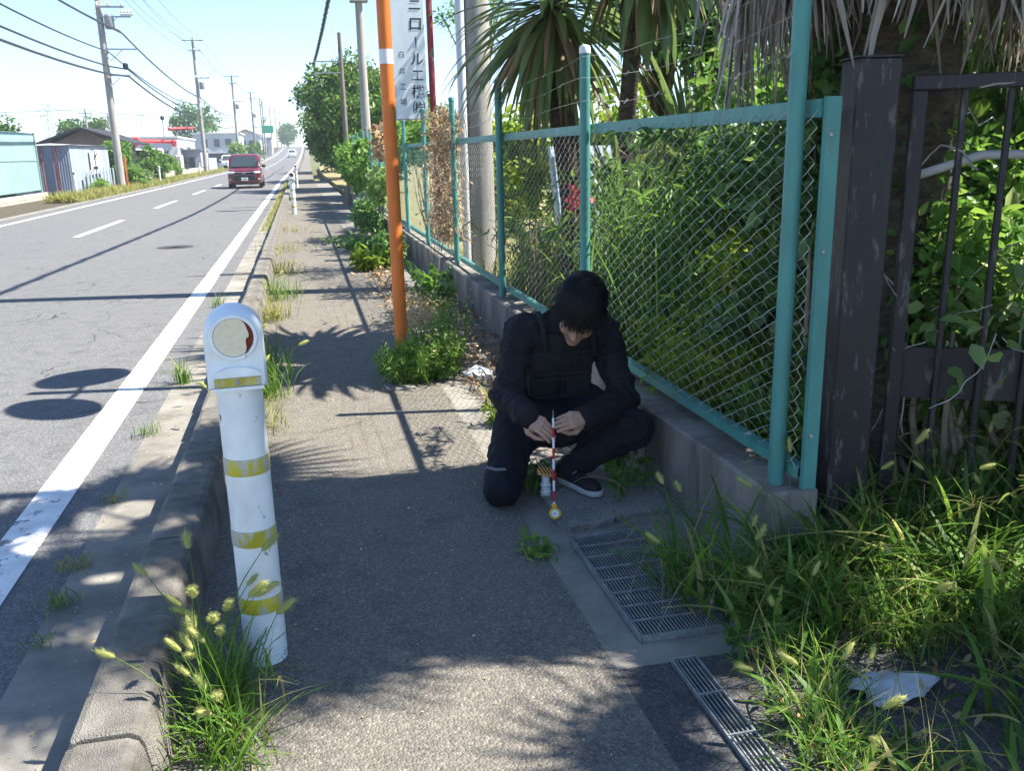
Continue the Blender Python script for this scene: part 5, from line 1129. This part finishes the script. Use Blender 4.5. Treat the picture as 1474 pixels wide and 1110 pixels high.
weed((.62, 6.02, 0), 'thick feathery green weeds at the foot of the orange pole', .30, 1900, .05, .16, 'feather', 1, .12, 'feathery_weed', stemn=44)
weed((.83, 6.12, 0), 'feathery green weed bush right of the orange pole foot', .34, 2600, .055, .16, 'feather', 2, .15, 'feathery_weed', stemn=55, top=120)
weed((.95, 6.5, 0), 'tall feathery weed spire by the low wall behind the orange pole', .5, 1100, .05, .18, 'feather', 3, .09, 'feathery_weed', stemn=16)
weed((.84, 7.0, 0), 'straw coloured dried weed heads behind the orange pole', .3, 350, .04, .2, 'feather', 4, .17, 'dried_weed', stemn=18, top=1000)
weed((1.0, 8.2, 0), 'dry pale weeds at the wall foot beyond the orange pole', .26, 500, .05, .3, 'straw', 5, .2, 'dried_weed', stemn=14, top=300)
weed((1.28, 8.6, 0), 'dark green weed against the wall behind the orange pole', .3, 380, .065, .5, 'mid', 6, .16)
weed((1.35, 9.6, 0), 'weed with paler leaves climbing the wall behind the orange pole', .36, 300, .08, .55, 'mid', 7, .16)
weed((.86, 12.6, 0), 'bright low leafy plant on the sidewalk left of the orange pole', .22, 1100, .12, .45, 'bright', 8, .22, 'leafy_plant', stemn=24)
weed((1.25, 13.8, 0), 'dark leafy plant on the wall foot beyond the bright plant', .4, 800, .1, .5, 'dark', 9, .22)
weed((1.42, 3.95, 0), 'broad leaved weed growing at the wall beside the crouching man', .36, 130, .075, .5, 'mid', 10, .06, stemn=9)
weed((1.36, 3.6, 0), 'thin leafy weed by the shoe of the crouching man', .2, 130, .05, .3, 'mid', 11, .1)
weed((.80, 3.12, 0), 'little flat green weed on the asphalt in front of the man', .045, 70, .055, .32, 'feather', 12, .05, stemn=10)
weed((1.03, 4.9, 0), 'yellow green sunlit grass weed left of the crouching man', .16, 160, .07, .2, 'bright', 13, .07, stemn=12)
weed((.98, 3.86, 0), 'small grassy weed between the legs of the man', .12, 150, .08, .16, 'mid', 14, .05, stemn=12)
weed((.5, 6.3, 0), 'sparse thin weeds left of the orange pole', .2, 300, .04, .18, 'feather', 15, .07, 'feathery_weed', stemn=14)
weed((1.1, 15.5, 0), 'low green weeds where the far walk meets the wall', .2, 900, .1, .4, 'mid', 16, .5, stemn=30)
# leaf litter and twigs along the wall
n = 1200; P = np.stack([rng.uniform(1.0, 1.53, n), rng.uniform(4.3, 9.5, n) , rng.uniform(.002, .03, n)], 1); V, F = leaf_cloud(P, .06, .4, rng, .0); o = np_mesh('leaf_litter', V, F, M['deadleaf']); tag(o, 'dry leaf litter along the foot of the wall', 'leaf litter', kind='stuff')
n = 700; P = np.stack([rng.normal(.95, .12, n), rng.uniform(9, 16, n), rng.uniform(.002, .03, n)], 1); V, F = leaf_cloud(P, .07, .5, rng, .0); o = np_mesh('leaf_litter', V, F, M['deadleaf']); tag(o, 'tan leaf litter on the edge of the far sidewalk', 'leaf litter', kind='stuff')
n = 900; P = np.stack([rng.uniform(1.15, 3.2, n), rng.uniform(1.3, 2.9, n), rng.uniform(.0, .02, n)], 1); V, F = leaf_cloud(P, .05, .35, rng, .0); o = np_mesh('leaf_litter', V, F, M['deadleaf']); tag(o, 'dry leaf bits on the dirt under the wild grass', 'leaf litter', kind='stuff')
mb = MB(); rnd = random.Random(8)
for k in range(150):
    x, y = rnd.uniform(1.0, 1.52), rnd.uniform(5.0, 7.6); a = rnd.uniform(0, 3.14); L = rnd.uniform(.06, .22); z = rnd.uniform(.005, .05); mb.tube([(x, y, z), (min(1.53, x + L * .5 * math.cos(a)), y + L * .5 * math.sin(a), z + rnd.uniform(0, .02)), (min(1.535, x + L * math.cos(a)), y + L * math.sin(a), max(.004, z + rnd.uniform(-.02, .02)))], rnd.uniform(.002, .006), 4)
o = mb.build('twig_litter', M['twig']); tag(o, 'heap of pale dry twigs against the low wall', 'twigs', kind='stuff')
n = 5200; P = np.stack([np.concatenate([rng.uniform(-.44, .83, 2600), rng.uniform(-1.0, -.7, 2600)]), rng.uniform(1.6, 9, n), np.zeros(n)], 1)
keep = rng.random(n) < .16; P = P[keep]; V, F = leaf_cloud(P + [0, 0, .004], .012, .6, rng, 0); o = np_mesh('grit', V, F, M['straw']); tag(o, 'scattered grit and tiny dry bits on the asphalt', 'grit', kind='stuff')
# shrubs and bushes across the road
shrub((-10.9, 60, 0), (-10.9, 60, 1.5), (1.1, 1.3, 1.0), 26, .5, 5000, .2, .6, M['mid'], 91, 'round green bush in front of the tiled house', group='bushes across the road', zmin=0)
shrub((-8.9, 56.5, 0), (-9.3, 56, .7), (.9, 1.4, .7), 20, .4, 3000, .16, .5, M['mid'], 92, 'green bush swallowing the foot of the first utility pole', group='bushes across the road', zmin=0)
shrub((-9.6, 66, 0), (-9.7, 66, 1.3), (1.0, 1.4, 1.2), 26, .45, 4000, .2, .6, M['mid'], 93, 'green bush directly behind the first utility pole', group='bushes across the road', zmin=0)
shrub((-9.9, 77, 0), (-9.9, 77, 1.0), (.6, 1.3, 1.0), 20, .4, 2400, .2, .5, M['mid'], 94, 'upright shrub beside the beige cabinet', group='bushes across the road', zmin=0)
shrub((-9.6, 50, 0), (-9.65, 48.5, .3), (.35, 1.6, .3), 16, .25, 2200, .14, .3, M['feather'], 95, 'low weeds in front of the corrugated shed side', group='bushes across the road', zmin=0)
shrub((-8.4, 132, sh(132)[1]), (-8.3, 132, 1.6 + sh(132)[1]), (1.0, 4, 1.4), 24, .7, 2400, .35, .6, M['mid'], 96, 'far roadside bush left of the green road sign', group='bushes across the road', zmin=sh(132)[1])
shrub((-7.4, 172, sh(172)[1]), (-7.6, 170, 1.8 + sh(172)[1]), (1.3, 6, 1.6), 24, .9, 2000, .45, .6, M['treeleaf'], 97, 'far roadside bush below the green road sign', group='bushes across the road', zmin=sh(172)[1])
tree('far_tree', (-16.8, 56, 0), (-17.2, 56, 2.7), (2.4, 2, 1.7), 30, .7, 3600, .25, .6, M['treeleaf'], 98, 'olive green tree top behind the pale green panel fence', group='trees across the road')
tree('far_tree', (-15.5, 150, 0), (-15.5, 150, 6.4), (3.4, 3, 3.4), 40, 1.1, 4500, .4, .6, M['dark'], 99, 'dark pointed tree behind the second utility pole', group='trees across the road')
tree('far_tree', (-27, 125, 0), (-26, 125, 4.6), (3.2, 3, 2.0), 30, 1.1, 3000, .45, .6, M['treeleaf'], 100, 'round dark tree peeking over the tiled roof', group='trees across the road')
tree('far_tree', (-3.0, 330, sh(330)[1]), (-3.2, 330, 4 + sh(330)[1]), (3.0, 10, 3.5), 30, 1.5, 2200, .8, .6, M['treeleaf'], 101, 'tiny tree row where the road meets the sky', group='trees across the road')

# ---- litter
def crumple(name, c, rad, m, seed, label, cat, thick=.03, n=15):
    rnd = random.Random(seed); V = []; F = []
    ph = [rnd.uniform(0, 6.28) for _ in range(6)]
    for j in range(n):
        for i in range(n):
            u = (i / (n - 1) - .5) * 2; v = (j / (n - 1) - .5) * 2; q = max(abs(u), abs(v)); r = math.hypot(u, v); s = 1 if r == 0 else q / r; s *= 1 + .16 * math.sin(3 * math.atan2(v, u) + ph[0]) + .1 * math.sin(5 * math.atan2(v, u) + ph[1])
            z = thick * (1 - q ** 2) * (1 + .5 * math.sin(4.2 * u + ph[2]) * math.cos(5 * v + ph[3])) + thick * .55 * abs(math.sin(5 * u + 3 * v + ph[4])) + rnd.uniform(0, thick * .12) + .003
            V.append((c[0] + u * s * rad[0], c[1] + v * s * rad[1], c[2] + z))
    for j in range(n - 1):
        for i in range(n - 1): F.append((j * n + i, j * n + i + 1, (j + 1) * n + i + 1, (j + 1) * n + i))
    o = np_mesh(name, V, F, m, loc=c, smooth=True); o.modifiers.new('thick', 'SOLIDIFY').thickness = .002; tag(o, label, cat); return o
crumple('plastic_sheet', (1.57, 1.985, .0), (.13, .075, 0), M['bag'], 4, 'crumpled white plastic sheet on the dirt among the grass', 'litter', .024)
mb = MB(); poly = [(1.03, 5.93, 0), (1.20, 5.95, 0), (1.23, 6.05, 0), (1.17, 6.16, 0), (1.08, 6.17, 0), (1.02, 6.08, 0)]
V0 = [(x, y, .004 + (.055 if 6.0 < y else .02)) for x, y, _ in poly]; mb.prism(poly, (0, 0, .004), (0, 0, .03)); mb.add([(1.03, 5.93, .034), (1.20, 5.95, .034), (1.23, 6.05, .034), (1.17, 6.16, .034), (1.08, 6.17, .034), (1.02, 6.08, .034), (1.12, 6.08, .085)], [(0, 1, 6), (1, 2, 6), (2, 3, 6), (3, 4, 6), (4, 5, 6), (5, 0, 6)])
tag(mb.build('foam_shard', M['white'], loc=(1.12, 6.05, 0)), 'broken white plastic shard lying behind the crouching man', 'litter')
mb = MB(); mb.box((.55, 5.92, .006), (.2, .16, .02), rz=.1, bev=.004); tag(mb.build('footing_slab', M['gutter'], loc=(.55, 5.92, 0)), 'small square concrete footing at the orange pole', 'slab')

# ================================================================ THE CROUCHING MAN
def seg(p, a, b, r0, r1):
    a = np.array(a, float); b = np.array(b, float); d = b - a; t = np.clip(((p - a) @ d) / (d @ d), 0, 1)
    return np.linalg.norm(p - a - t[..., None] * d, axis=-1) - (r0 + (r1 - r0) * t)
def ell(p, c, r):
    r = np.array(r, float); q = (p - np.array(c, float)); k0 = np.linalg.norm(q / r, axis=-1); k1 = np.linalg.norm(q / (r * r), axis=-1); return k0 * (k0 - 1) / (k1 + 1e-9)
def rbox(p, c, h, r, Rm=None):
    q = p - np.array(c, float)
    if Rm is not None: q = q @ Rm
    q = np.abs(q) - np.array(h); return np.linalg.norm(np.maximum(q, 0), axis=-1) + np.minimum(q.max(-1), 0) - r
def smin(a, b, k):
    h = np.clip(.5 + .5 * (b - a) / k, 0, 1); return b * (1 - h) + a * h - k * h * (1 - h)
def wob(p, amp, f, seed):
    r = np.random.default_rng(seed); o = 0
    for i in range(5): w = r.normal(size=3) * f * (1 + i * .5); o = o + np.sin(p @ w + r.uniform(0, 6.28)) / (1 + i * .4)
    return amp * o / 2
def surface(fn, lo, hi, h):
    lo = np.array(lo, float); n = np.ceil((np.array(hi) - lo) / h).astype(int) + 1
    ax = [lo[i] + h * np.arange(n[i]) for i in range(3)]; G = np.stack(np.meshgrid(*ax, indexing='ij'), -1); D = fn(G); ins = D < 0
    c = np.zeros((n[0] - 1, n[1] - 1, n[2] - 1), int); acc = np.zeros(c.shape + (3,)); cnt = np.zeros(c.shape)
    cs = [(i, j, k) for i in (0, 1) for j in (0, 1) for k in (0, 1)]
    sl = lambda A, o: A[o[0]:o[0] + n[0] - 1, o[1]:o[1] + n[1] - 1, o[2]:o[2] + n[2] - 1]
    for o in cs: c += sl(ins, o)
    act = (c > 0) & (c < 8)
    for a in cs:
        for d in range(3):
            if a[d] == 0:
                b = list(a); b[d] = 1; da, db = sl(D, a), sl(D, b); x = (da < 0) != (db < 0); t = np.where(x, da / (da - db + 1e-12), 0)
                pt = sl(G, a) + (sl(G, b) - sl(G, a)) * t[..., None]; acc += np.where(x[..., None], pt, 0); cnt += x
    ids = -np.ones(c.shape, int); ids[act] = np.arange(act.sum()); V = acc[act] / cnt[act][:, None]; F = []
    for d in range(3):
        e = (d + 1) % 3; f = (d + 2) % 3; A = np.moveaxis(ins, (d, e, f), (0, 1, 2)); I = np.moveaxis(ids, (d, e, f), (0, 1, 2))
        s0 = A[:-1, 1:-1, 1:-1]; s1 = A[1:, 1:-1, 1:-1]; x = s0 != s1
        q = np.stack([I[:, :-1, :-1], I[:, 1:, :-1], I[:, 1:, 1:], I[:, :-1, 1:]], -1)[x]; fl = s1[x]; q[fl] = q[fl][:, ::-1]; F.append(q)
    F = np.concatenate(F); F = F[(F >= 0).all(1)]; return V, F
PEL = (1.07, 4.03, .40); CH = (1.12, 3.97, .65); NK = (1.155, 3.93, .79)
SR, SL = (.945, 3.95, .745), (1.345, 3.95, .71); ER, EL = (.832, 3.80, .475), (1.385, 3.77, .415); WR, WL = (.868, 3.55, .448), (1.128, 3.55, .42)
HR, HL = (.96, 4.02, .40), (1.19, 4.02, .385); KR, KL = (.775, 3.665, .09), (1.395, 3.66, .31); AR, AL = (.855, 4.09, .085), (1.125, 3.80, .10)
HC = np.array([1.175, 3.785, .848]); hf = unit(np.array([-.36, -.70, -.62])); hu = np.array([.0, -.62, .78]); hu = unit(hu - hf * (hu @ hf)); hx = np.cross(hf, hu); HM = np.stack([hx, hf, hu], 1)
HS = 1.17
def head_sdf(p):
    q = (p - HC) @ HM / HS
    qs = q.copy(); qs[..., 0] = np.abs(qs[..., 0])
    d = ell(q, (0, -.012, .03), (.074, .098, .088)); d = smin(d, ell(q, (0, .028, -.04), (.058, .066, .082)), .03); d = smin(d, ell(q, (0, .068, -.100), (.024, .024, .02)), .02)
    d = smin(d, ell(qs, (.036, .062, -.03), (.026, .03, .028)), .02); d = smin(d, seg(q, (-.03, .084, .02), (.03, .084, .02), .013, .013), .018)
    d = -smin(-d, ell(qs, (.030, .106, .0), (.017, .014, .010)), .012)
    d = smin(d, ell(qs, (.030, .086, .0), (.014, .012, .010)), .003)
    d = smin(d, seg(q, (0, .092, .008), (0, .114, -.032), .008, .0125), .010); d = smin(d, ell(qs, (.012, .100, -.036), (.008, .010, .007)), .006)
    d = smin(d, seg(q, (-.018, .084, -.062), (.018, .084, -.062), .0075, .0075), .004); d = smin(d, seg(q, (-.016, .082, -.074), (.016, .082, -.074), .0085, .0085), .004)
    d = smin(d, ell(qs, (.076, -.008, -.006), (.011, .020, .032)), .008)
    return d * HS
def neck_sdf(p): return seg(p, HC - hf * .035 - hu * .05, np.array(NK) + [0, .03, -.03], .055, .062)
V1, F1 = surface(lambda p: smin(head_sdf(p), neck_sdf(p), .025), HC - .25, HC + .22, .0044)
def hand(W, tip_dir, nrm, pole_side, side):
    """W wrist, e1 along the fingers, nrm = back of the hand, side = +1 when the index finger lies along +e2"""
    W = np.array(W, float); e1 = unit(np.array(tip_dir, float)); nn = np.array(nrm, float); nn = unit(nn - e1 * (nn @ e1)); e2 = np.cross(nn, e1) * side
    def pt(a, b, c): return W + e1 * a + e2 * b + nn * c
    fs = [(.030, .084, (.036, .022, .018), .0088), (.010, .088, (.040, .025, .019), .0090), (-.010, .084, (.037, .023, .018), .0086), (-.029, .076, (.029, .018, .016), .0078)]
    parts = []
    def fn(p):
        d = None
        for (b, a, ls, r) in fs:
            m = seg(p, pt(.0, b * .45, 0), pt(a, b, .004), .017, .0125); d = m if d is None else smin(d, m, .012)
        d = smin(d, seg(p, pt(-.004, 0, 0), pt(.014, 0, 0), .021, .024), .02); d = smin(d, seg(p, pt(.02, .012, -.008), pt(.055, .026, -.014), .019, .016), .015)
        for i, (b, a, ls, r) in enumerate(fs):
            q0 = pt(a, b, .004); ang = .25 + .05 * i; f = None
            for j, L in enumerate(ls):
                dr = e1 * math.cos(ang) - nn * math.sin(ang) + e2 * (-b * 2.2) * (.25); dr = unit(dr); q1 = q0 + dr * L; s = seg(p, q0, q1, r * (1.08 - .1 * j), r * (1.0 - .12 * j)); f = s if f is None else smin(f, s, .003); q0 = q1; ang += .22
            d = smin(d, f, .0018)
        # thumb leaves the side of the palm and closes against the index finger
        t0, t1, t2, t3 = pt(.016, .022, -.012), pt(.052, .047, -.028), pt(.088, .044, -.036), pt(.118, .030, -.036)
        th = smin(smin(seg(p, t0, t1, .0165, .0125), seg(p, t1, t2, .0118, .0105), .004), seg(p, t2, t3, .0105, .0082), .003); return smin(d, th, .006)
    lo = np.minimum(W - .075, W + e1 * .2 - .07); hi = np.maximum(W + .075, W + e1 * .2 + .07); return surface(fn, lo, hi, .0030)
V2, F2 = hand((.862, 3.556, .450), (.115, -.125, -.075), (-.25, -.55, .80), 0, -1)
V3, F3 = hand((1.120, 3.537, .423), (-.165, -.085, .012), (.18, -.80, .58), 0, 1)
body_parts = lambda p: smin(smin(smin(ell(p, CH, (.15, .10, .14)), ell(p, (1.08, 4.03, .46), (.13, .10, .12)), .05), smin(seg(p, SR, ER, .04, .03), seg(p, ER, WR, .03, .022), .01), .03), smin(smin(seg(p, SL, EL, .04, .03), seg(p, EL, WL, .03, .022), .01), smin(smin(seg(p, HR, KR, .07, .05), seg(p, KR, AR, .045, .035), .02), smin(seg(p, HL, KL, .07, .05), seg(p, KL, AL, .045, .035), .02), .03), .03), .03)
V4, F4 = surface(lambda p: smin(body_parts(p), seg(p, CH, NK, .07, .055), .03), (.68, 3.45, .0), (1.55, 4.25, .95), .012)
Vb, Fb = [], []; b = 0
for v, f in ((V1, F1), (V2, F2), (V3, F3), (V4, F4)): Vb.append(v); Fb.append(f + b); b += len(v)
man = np_mesh('person', np.concatenate(Vb), np.concatenate(Fb), M['skin'], loc=(1.07, 3.95, 0), smooth=True)
tag(man, 'person in black crouching on one knee by the wall, head bowed, holding a striped rod', 'person')
def torso(p, o=0.0):
    d = smin(ell(p, CH, (.19 + o, .135 + o, .17 + o)), ell(p, (1.085, 4.03, .47), (.172 + o, .135 + o, .15 + o)), .06)
    return smin(d, seg(p, np.array(SR) + [.05, 0, -.005], np.array(SL) + [-.05, 0, 0], .068 + o, .066 + o), .06)
def arms(p):
    a = smin(seg(p, SR, ER, .078, .066), seg(p, ER, WR, .066, .053), .035); b_ = smin(seg(p, SL, EL, .078, .066), seg(p, EL, WL, .066, .053), .035); return np.minimum(a, b_)
def jacket(p):
    d = smin(torso(p), arms(p), .035); d = smin(d, seg(p, np.array(NK) + [-.03, -.03, -.02], np.array(NK) + [.03, .0, .0], .062, .062), .03)
    fold = .0045 * np.sin(60 * p[..., 2] + 14 * np.sin(9 * p[..., 0]) + 18 * p[..., 1]) * np.exp(-np.minimum(np.linalg.norm(p - np.array(ER), axis=-1), np.linalg.norm(p - np.array(EL), axis=-1)) ** 2 / .012)
    return d + wob(p, .008, 24, 3) + wob(p, .004, 60, 13) + fold * 2.2
V, F = surface(jacket, (.68, 3.42, .26), (1.56, 4.25, .92), .0075)
cut = np.linalg.norm(V[F].mean(1) - np.array(WR), axis=1); np_mesh('jacket', V, F, M['jacket'], man, smooth=True)
def vest(p):
    d = torso(p, .010); d = np.maximum(d, -(seg(p, SR, ER, .085, .075))); d = np.maximum(d, -(seg(p, SL, EL, .085, .075))); d = np.maximum(d, p[..., 2] - .735)
    for (x, z, w, h_) in ((1.02, .60, .052, .045), (1.20, .585, .052, .045), (1.02, .49, .055, .04), (1.19, .48, .055, .04)): d = smin(d, rbox(p, (x, 3.862 + .05 * abs(x - 1.11) / .1 * .4, z), (w, .014, h_), .010), .010)
    return d + wob(p, .0022, 40, 8)
V, F = surface(vest, (.85, 3.78, .30), (1.40, 4.25, .80), .0065); ve = np_mesh('vest', V, F, M['vest'], man, smooth=True)
mb = MB()
for z in (.655, .555, .53, .445): mb.box((1.11, 3.826 if z > .5 else 3.83, z), (.27, .006, .016), bev=.002)
mb.build('webbing', M['vest'], ve); mb = MB(); mb.tube([(1.11, 3.822, .70), (1.105, 3.816, .58), (1.10, 3.825, .44)], .005, 5); mb.build('front_zip', M['vest'], ve)
for (a, s) in ((SR, 1), (SL, -1)):
    mb = MB(); c = np.array(a); mb.tube([c + [.085 * s, -.125, -.08], c + [.08 * s, -.09, .02], c + [.075 * s, -.02, .075], c + [.075 * s, .06, .06], c + [.08 * s, .13, -.05]], [.017, .017, .017, .017, .015], 6); mb.build('shoulder_strap', M['vest'], ve, smooth=True)
def trousers(p):
    d = ell(p, (1.075, 4.04, .37), (.168, .15, .13)); a = smin(seg(p, HR, KR, .112, .082), seg(p, KR, AR, .078, .06), .03); b_ = smin(seg(p, HL, KL, .112, .082), seg(p, KL, AL, .08, .058), .04); d = smin(smin(d, a, .05), b_, .05); d = smin(d, ell(p, (1.07, 3.87, .31), (.20, .17, .11)), .05)
    fold = .005 * np.sin(70 * (p[..., 0] - p[..., 2]) + 10 * np.sin(12 * p[..., 1])) * np.exp(-np.minimum(np.linalg.norm(p - np.array(KL), axis=-1), np.linalg.norm(p - np.array(HR), axis=-1)) ** 2 / .02)
    return np.maximum(d + wob(p, .007, 24, 5) + wob(p, .0035, 60, 15) + fold * 1.8, .012 - p[..., 2])
V, F = surface(trousers, (.64, 3.52, .0), (1.56, 4.28, .58), .0075); tr = np_mesh('trousers', V, F, M['trousers'], man, smooth=True)
mb = MB(); mb.tube([(.695, 3.63, .205), (.73, 3.583, .205), (.775, 3.572, .207), (.77, 3.573, .213), (.73, 3.583, .212), (.697, 3.63, .212)], .0016, 4); mb.build('pocket_zip', M['zip'], tr)
# shoes
def shoe_parts(heel, toe, up):
    h_ = np.array(heel, float); t = np.array(toe, float); d = unit(t - h_); u = np.array(up, float); L = np.linalg.norm(t - h_)
    upper = lambda p: smin(smin(seg(p, h_ + u * .048, t - d * .045 + u * .032, .040, .036), seg(p, h_ + d * .03 + u * .06, h_ + d * .05 + u * .10, .042, .040), .02), seg(p, t - d * .06 + u * .03, t - d * .03 + u * .026, .038, .030), .015)
    sole = lambda p: np.maximum(smin(seg(p, h_ + u * .018, t - d * .04 + u * .016, .043, .043), seg(p, t - d * .08 + u * .016, t - d * .03 + u * .016, .046, .038), .01), np.abs((p - h_) @ u - .014) - .013)
    return upper, sole
U, S = shoe_parts((1.10, 3.84, .028), (1.205, 3.585, .024), (0, 0, 1)); lo, hi = (.98, 3.5, -.0), (1.32, 3.95, .22)
V, F = surface(U, lo, hi, .005); shoe = np_mesh('shoe', V, F, M['shoe'], man, smooth=True); V, F = surface(S, lo, hi, .005); np_mesh('sole', V, F, M['sole'], shoe, smooth=True)
mb = MB()
for k in range(5):
    c = np.array([1.135 + .012 * k, 3.755 - .028 * k, .118 - .012 * k]); mb.tube([c + [-.028, -.008, -.006], c + [0, 0, .004], c + [.028, .012, -.006]], .0025, 4)
mb.build('laces', M['zip'], shoe)
U, S = shoe_parts((.855, 4.13, .10), (.865, 4.10, .0), (0, 1, 0)); V, F = surface(U, (.75, 4.0, .0), (.98, 4.35, .2), .007); np_mesh('shoe', V, F, M['shoe'], man, smooth=True)
# hair: cap plus strands falling over the brow
def hair(p):
    q = (p - HC) @ HM / HS; d = ell(q, (0, -.020, .040), (.097, .119, .106)); cutp = q @ np.array([0, .80, -.60]) - .050; d = -smin(-d, -cutp * -1 * -1, .02) if False else np.maximum(d, cutp)
    d = np.maximum(d, -(q[..., 2] + .075)); ear = q[..., 2] + .03 - .9 * (-(q[..., 1]) - .0); d = np.maximum(d, np.where((np.abs(q[..., 0]) > .055) & (q[..., 1] > -.045), -.018 - q[..., 2], -1))
    w = np.sin(95 * q[..., 0] + 30 * q[..., 1] + 4 * np.sin(40 * q[..., 2])) * .0022 + np.sin(60 * q[..., 1] + 50 * q[..., 2] + 3 * np.sin(33 * q[..., 0])) * .002
    return d + w + wob(p, .003, 45, 9)
V, F = surface(hair, HC - .21, HC + .21, .0046); hr = np_mesh('hair', V, F, M['hair'], man, smooth=True)
rnd = random.Random(2); Vh = []; Fh = []
for k in range(1500):
    front = k < 650
    if front: th = rnd.uniform(-1.25, 1.25); ph = rnd.uniform(.15, .9)
    else: th = rnd.uniform(-math.pi, math.pi); ph = rnd.uniform(-.1, 1.35)
    n0 = np.array([math.sin(th) * math.cos(ph), math.cos(th) * math.cos(ph), math.sin(ph)]); p = np.array([0, -.020, .040]) + n0 * np.array([.096, .117, .105]); L = rnd.uniform(.04, .075) if front else rnd.uniform(.03, .055); d = unit(np.array([n0[0] * .35 + rnd.gauss(0, .42), .55 * n0[1] + .15, -.95 + rnd.gauss(0, .15)]) - n0 * .55 + n0 * rnd.uniform(.35, .65)); pts = []
    for j in range(4):
        pts.append(HC + HM @ p * HS); p = p + d * L / 3; e = (p - np.array([0, -.02, .04])) / np.array([.099, .121, .109]); r = np.linalg.norm(e)
        if r < 1: p = np.array([0, -.02, .04]) + e / r * np.array([.099, .121, .109])
    v, f = blade_mesh('h', pts, [.0045, .005, .0035, .0004], None, .2, unit(np.cross(pts[-1] - pts[0], HM @ n0))); bb = len(Vh); Vh += v; Fh += [tuple(i + bb for i in q) for q in f]
o = np_mesh('hair_strands', Vh, Fh, M['hair'], hr, smooth=True); o['kind'] = 'stuff'
# striped rod with the yellow level ring
rd = root('survey_rod', (.948, 3.425, 0), 'short red and white striped survey rod held upright by the man', 'survey rod')
zs = [.062, .098, .146, .194, .242, .290, .338, .386, .430, .47]
for i in range(9):
    mb = MB(); mb.tube([(.948, 3.425, zs[i]), (.948, 3.425, zs[i + 1] - .0003)], .0052, 10); mb.build('band', M['red'] if i % 2 else M['whitep'], rd, smooth='auto')
mb = MB(); mb.tube([(.948, 3.425, .47), (.948, 3.425, .505)], [.003, .0015], 6); mb.tube([(.948, 3.425, -.002), (.948, 3.425, .03)], [.001, .003], 6); mb.build('tip', M['steel'], rd)
cd = unit(np.array([-.94, -3.4, 1.3])); c = np.array([.950, 3.418, .045])
mb = MB(); mb.lathe(c, [(.016, -.006), (.0245, -.006), (.026, 0), (.0245, .008), (.018, .009), (.016, .006)], 24, axis=cd); ring = mb.build('level_ring', M['yellowp'], rd, smooth='auto'); mb = MB(); mb.lathe(c, [(.0162, .0), (.0162, .0075)], 20, axis=cd); mb.build('level_face', M['whitep'], ring); mb = MB(); mb.box((.948, 3.423, .078), (.022, .018, .016), bev=.003); mb.build('clamp', M['yellowp'], rd)
mb = MB(); mb.box(c + cd * .0085, (.014, .002, .003), rz=.3); mb.build('level_mark', M['ink'], ring)
# guessed shape for an unclear striped item between the legs
rl = root('striped_item', (.985, 3.70, 0), 'small white ringed item with an orange striped top between the legs of the man', 'cord reel')
for k in range(4):
    mb = MB(); r = .016 + .003 * (k % 2); mb.tube([(.985 + r * math.cos(a), 3.70 + r * math.sin(a), .02 + .016 * k) for a in np.linspace(0, 2 * math.pi, 15)], .008, 6); mb.build('coil', M['whitep'], rl, smooth=True)
Mx = Matrix.Translation((.985, 3.69, .135)) @ Matrix.Rotation(.25, 4, 'Y') @ Matrix.Rotation(.45, 4, 'X')
mb = MB(); mb.box((0, 0, 0), (.085, .055, .014), M=Mx, bev=.004); top_ = mb.build('striped_top', M['item_orange'], rl); mb = MB()
for k in range(5): mb.box((0, 0, 0), (.006, .057, .0155), M=Mx @ Matrix.Translation((-.034 + .017 * k, 0, 0)) @ Matrix.Rotation(.4, 4, 'Z'))
mb.build('stripe', M['blackp'], top_); mb = MB(); mb.tube([(.985, 3.70, 0), (.985, 3.70, .13)], .018, 10); mb.build('core', M['whitep'], rl)

# ================================================================ AIR
hz = MB(); hz.box((0, 330, 14.5), (900, 740, 36)); hm = bpy.data.materials.new('haze_air'); hm.use_nodes = True; N = hm.node_tree.nodes; L = hm.node_tree.links
N.remove(N['Principled BSDF']); pv_ = N.new('ShaderNodeVolumePrincipled'); pv_.inputs['Color'].default_value = (.82, .92, 1, 1); pv_.inputs['Density'].default_value = .0009; pv_.inputs['Density Attribute'].default_value = ''; hm.cycles.homogeneous_volume = True; pv_.inputs['Anisotropy'].default_value = .3; L.new(pv_.outputs[0], N['Material Output'].inputs['Volume'])
o = hz.build('haze', hm, loc=(0, 330, -4)); tag(o, 'thin pale summer air between the viewer and the far end of the road', 'haze', kind='stuff')
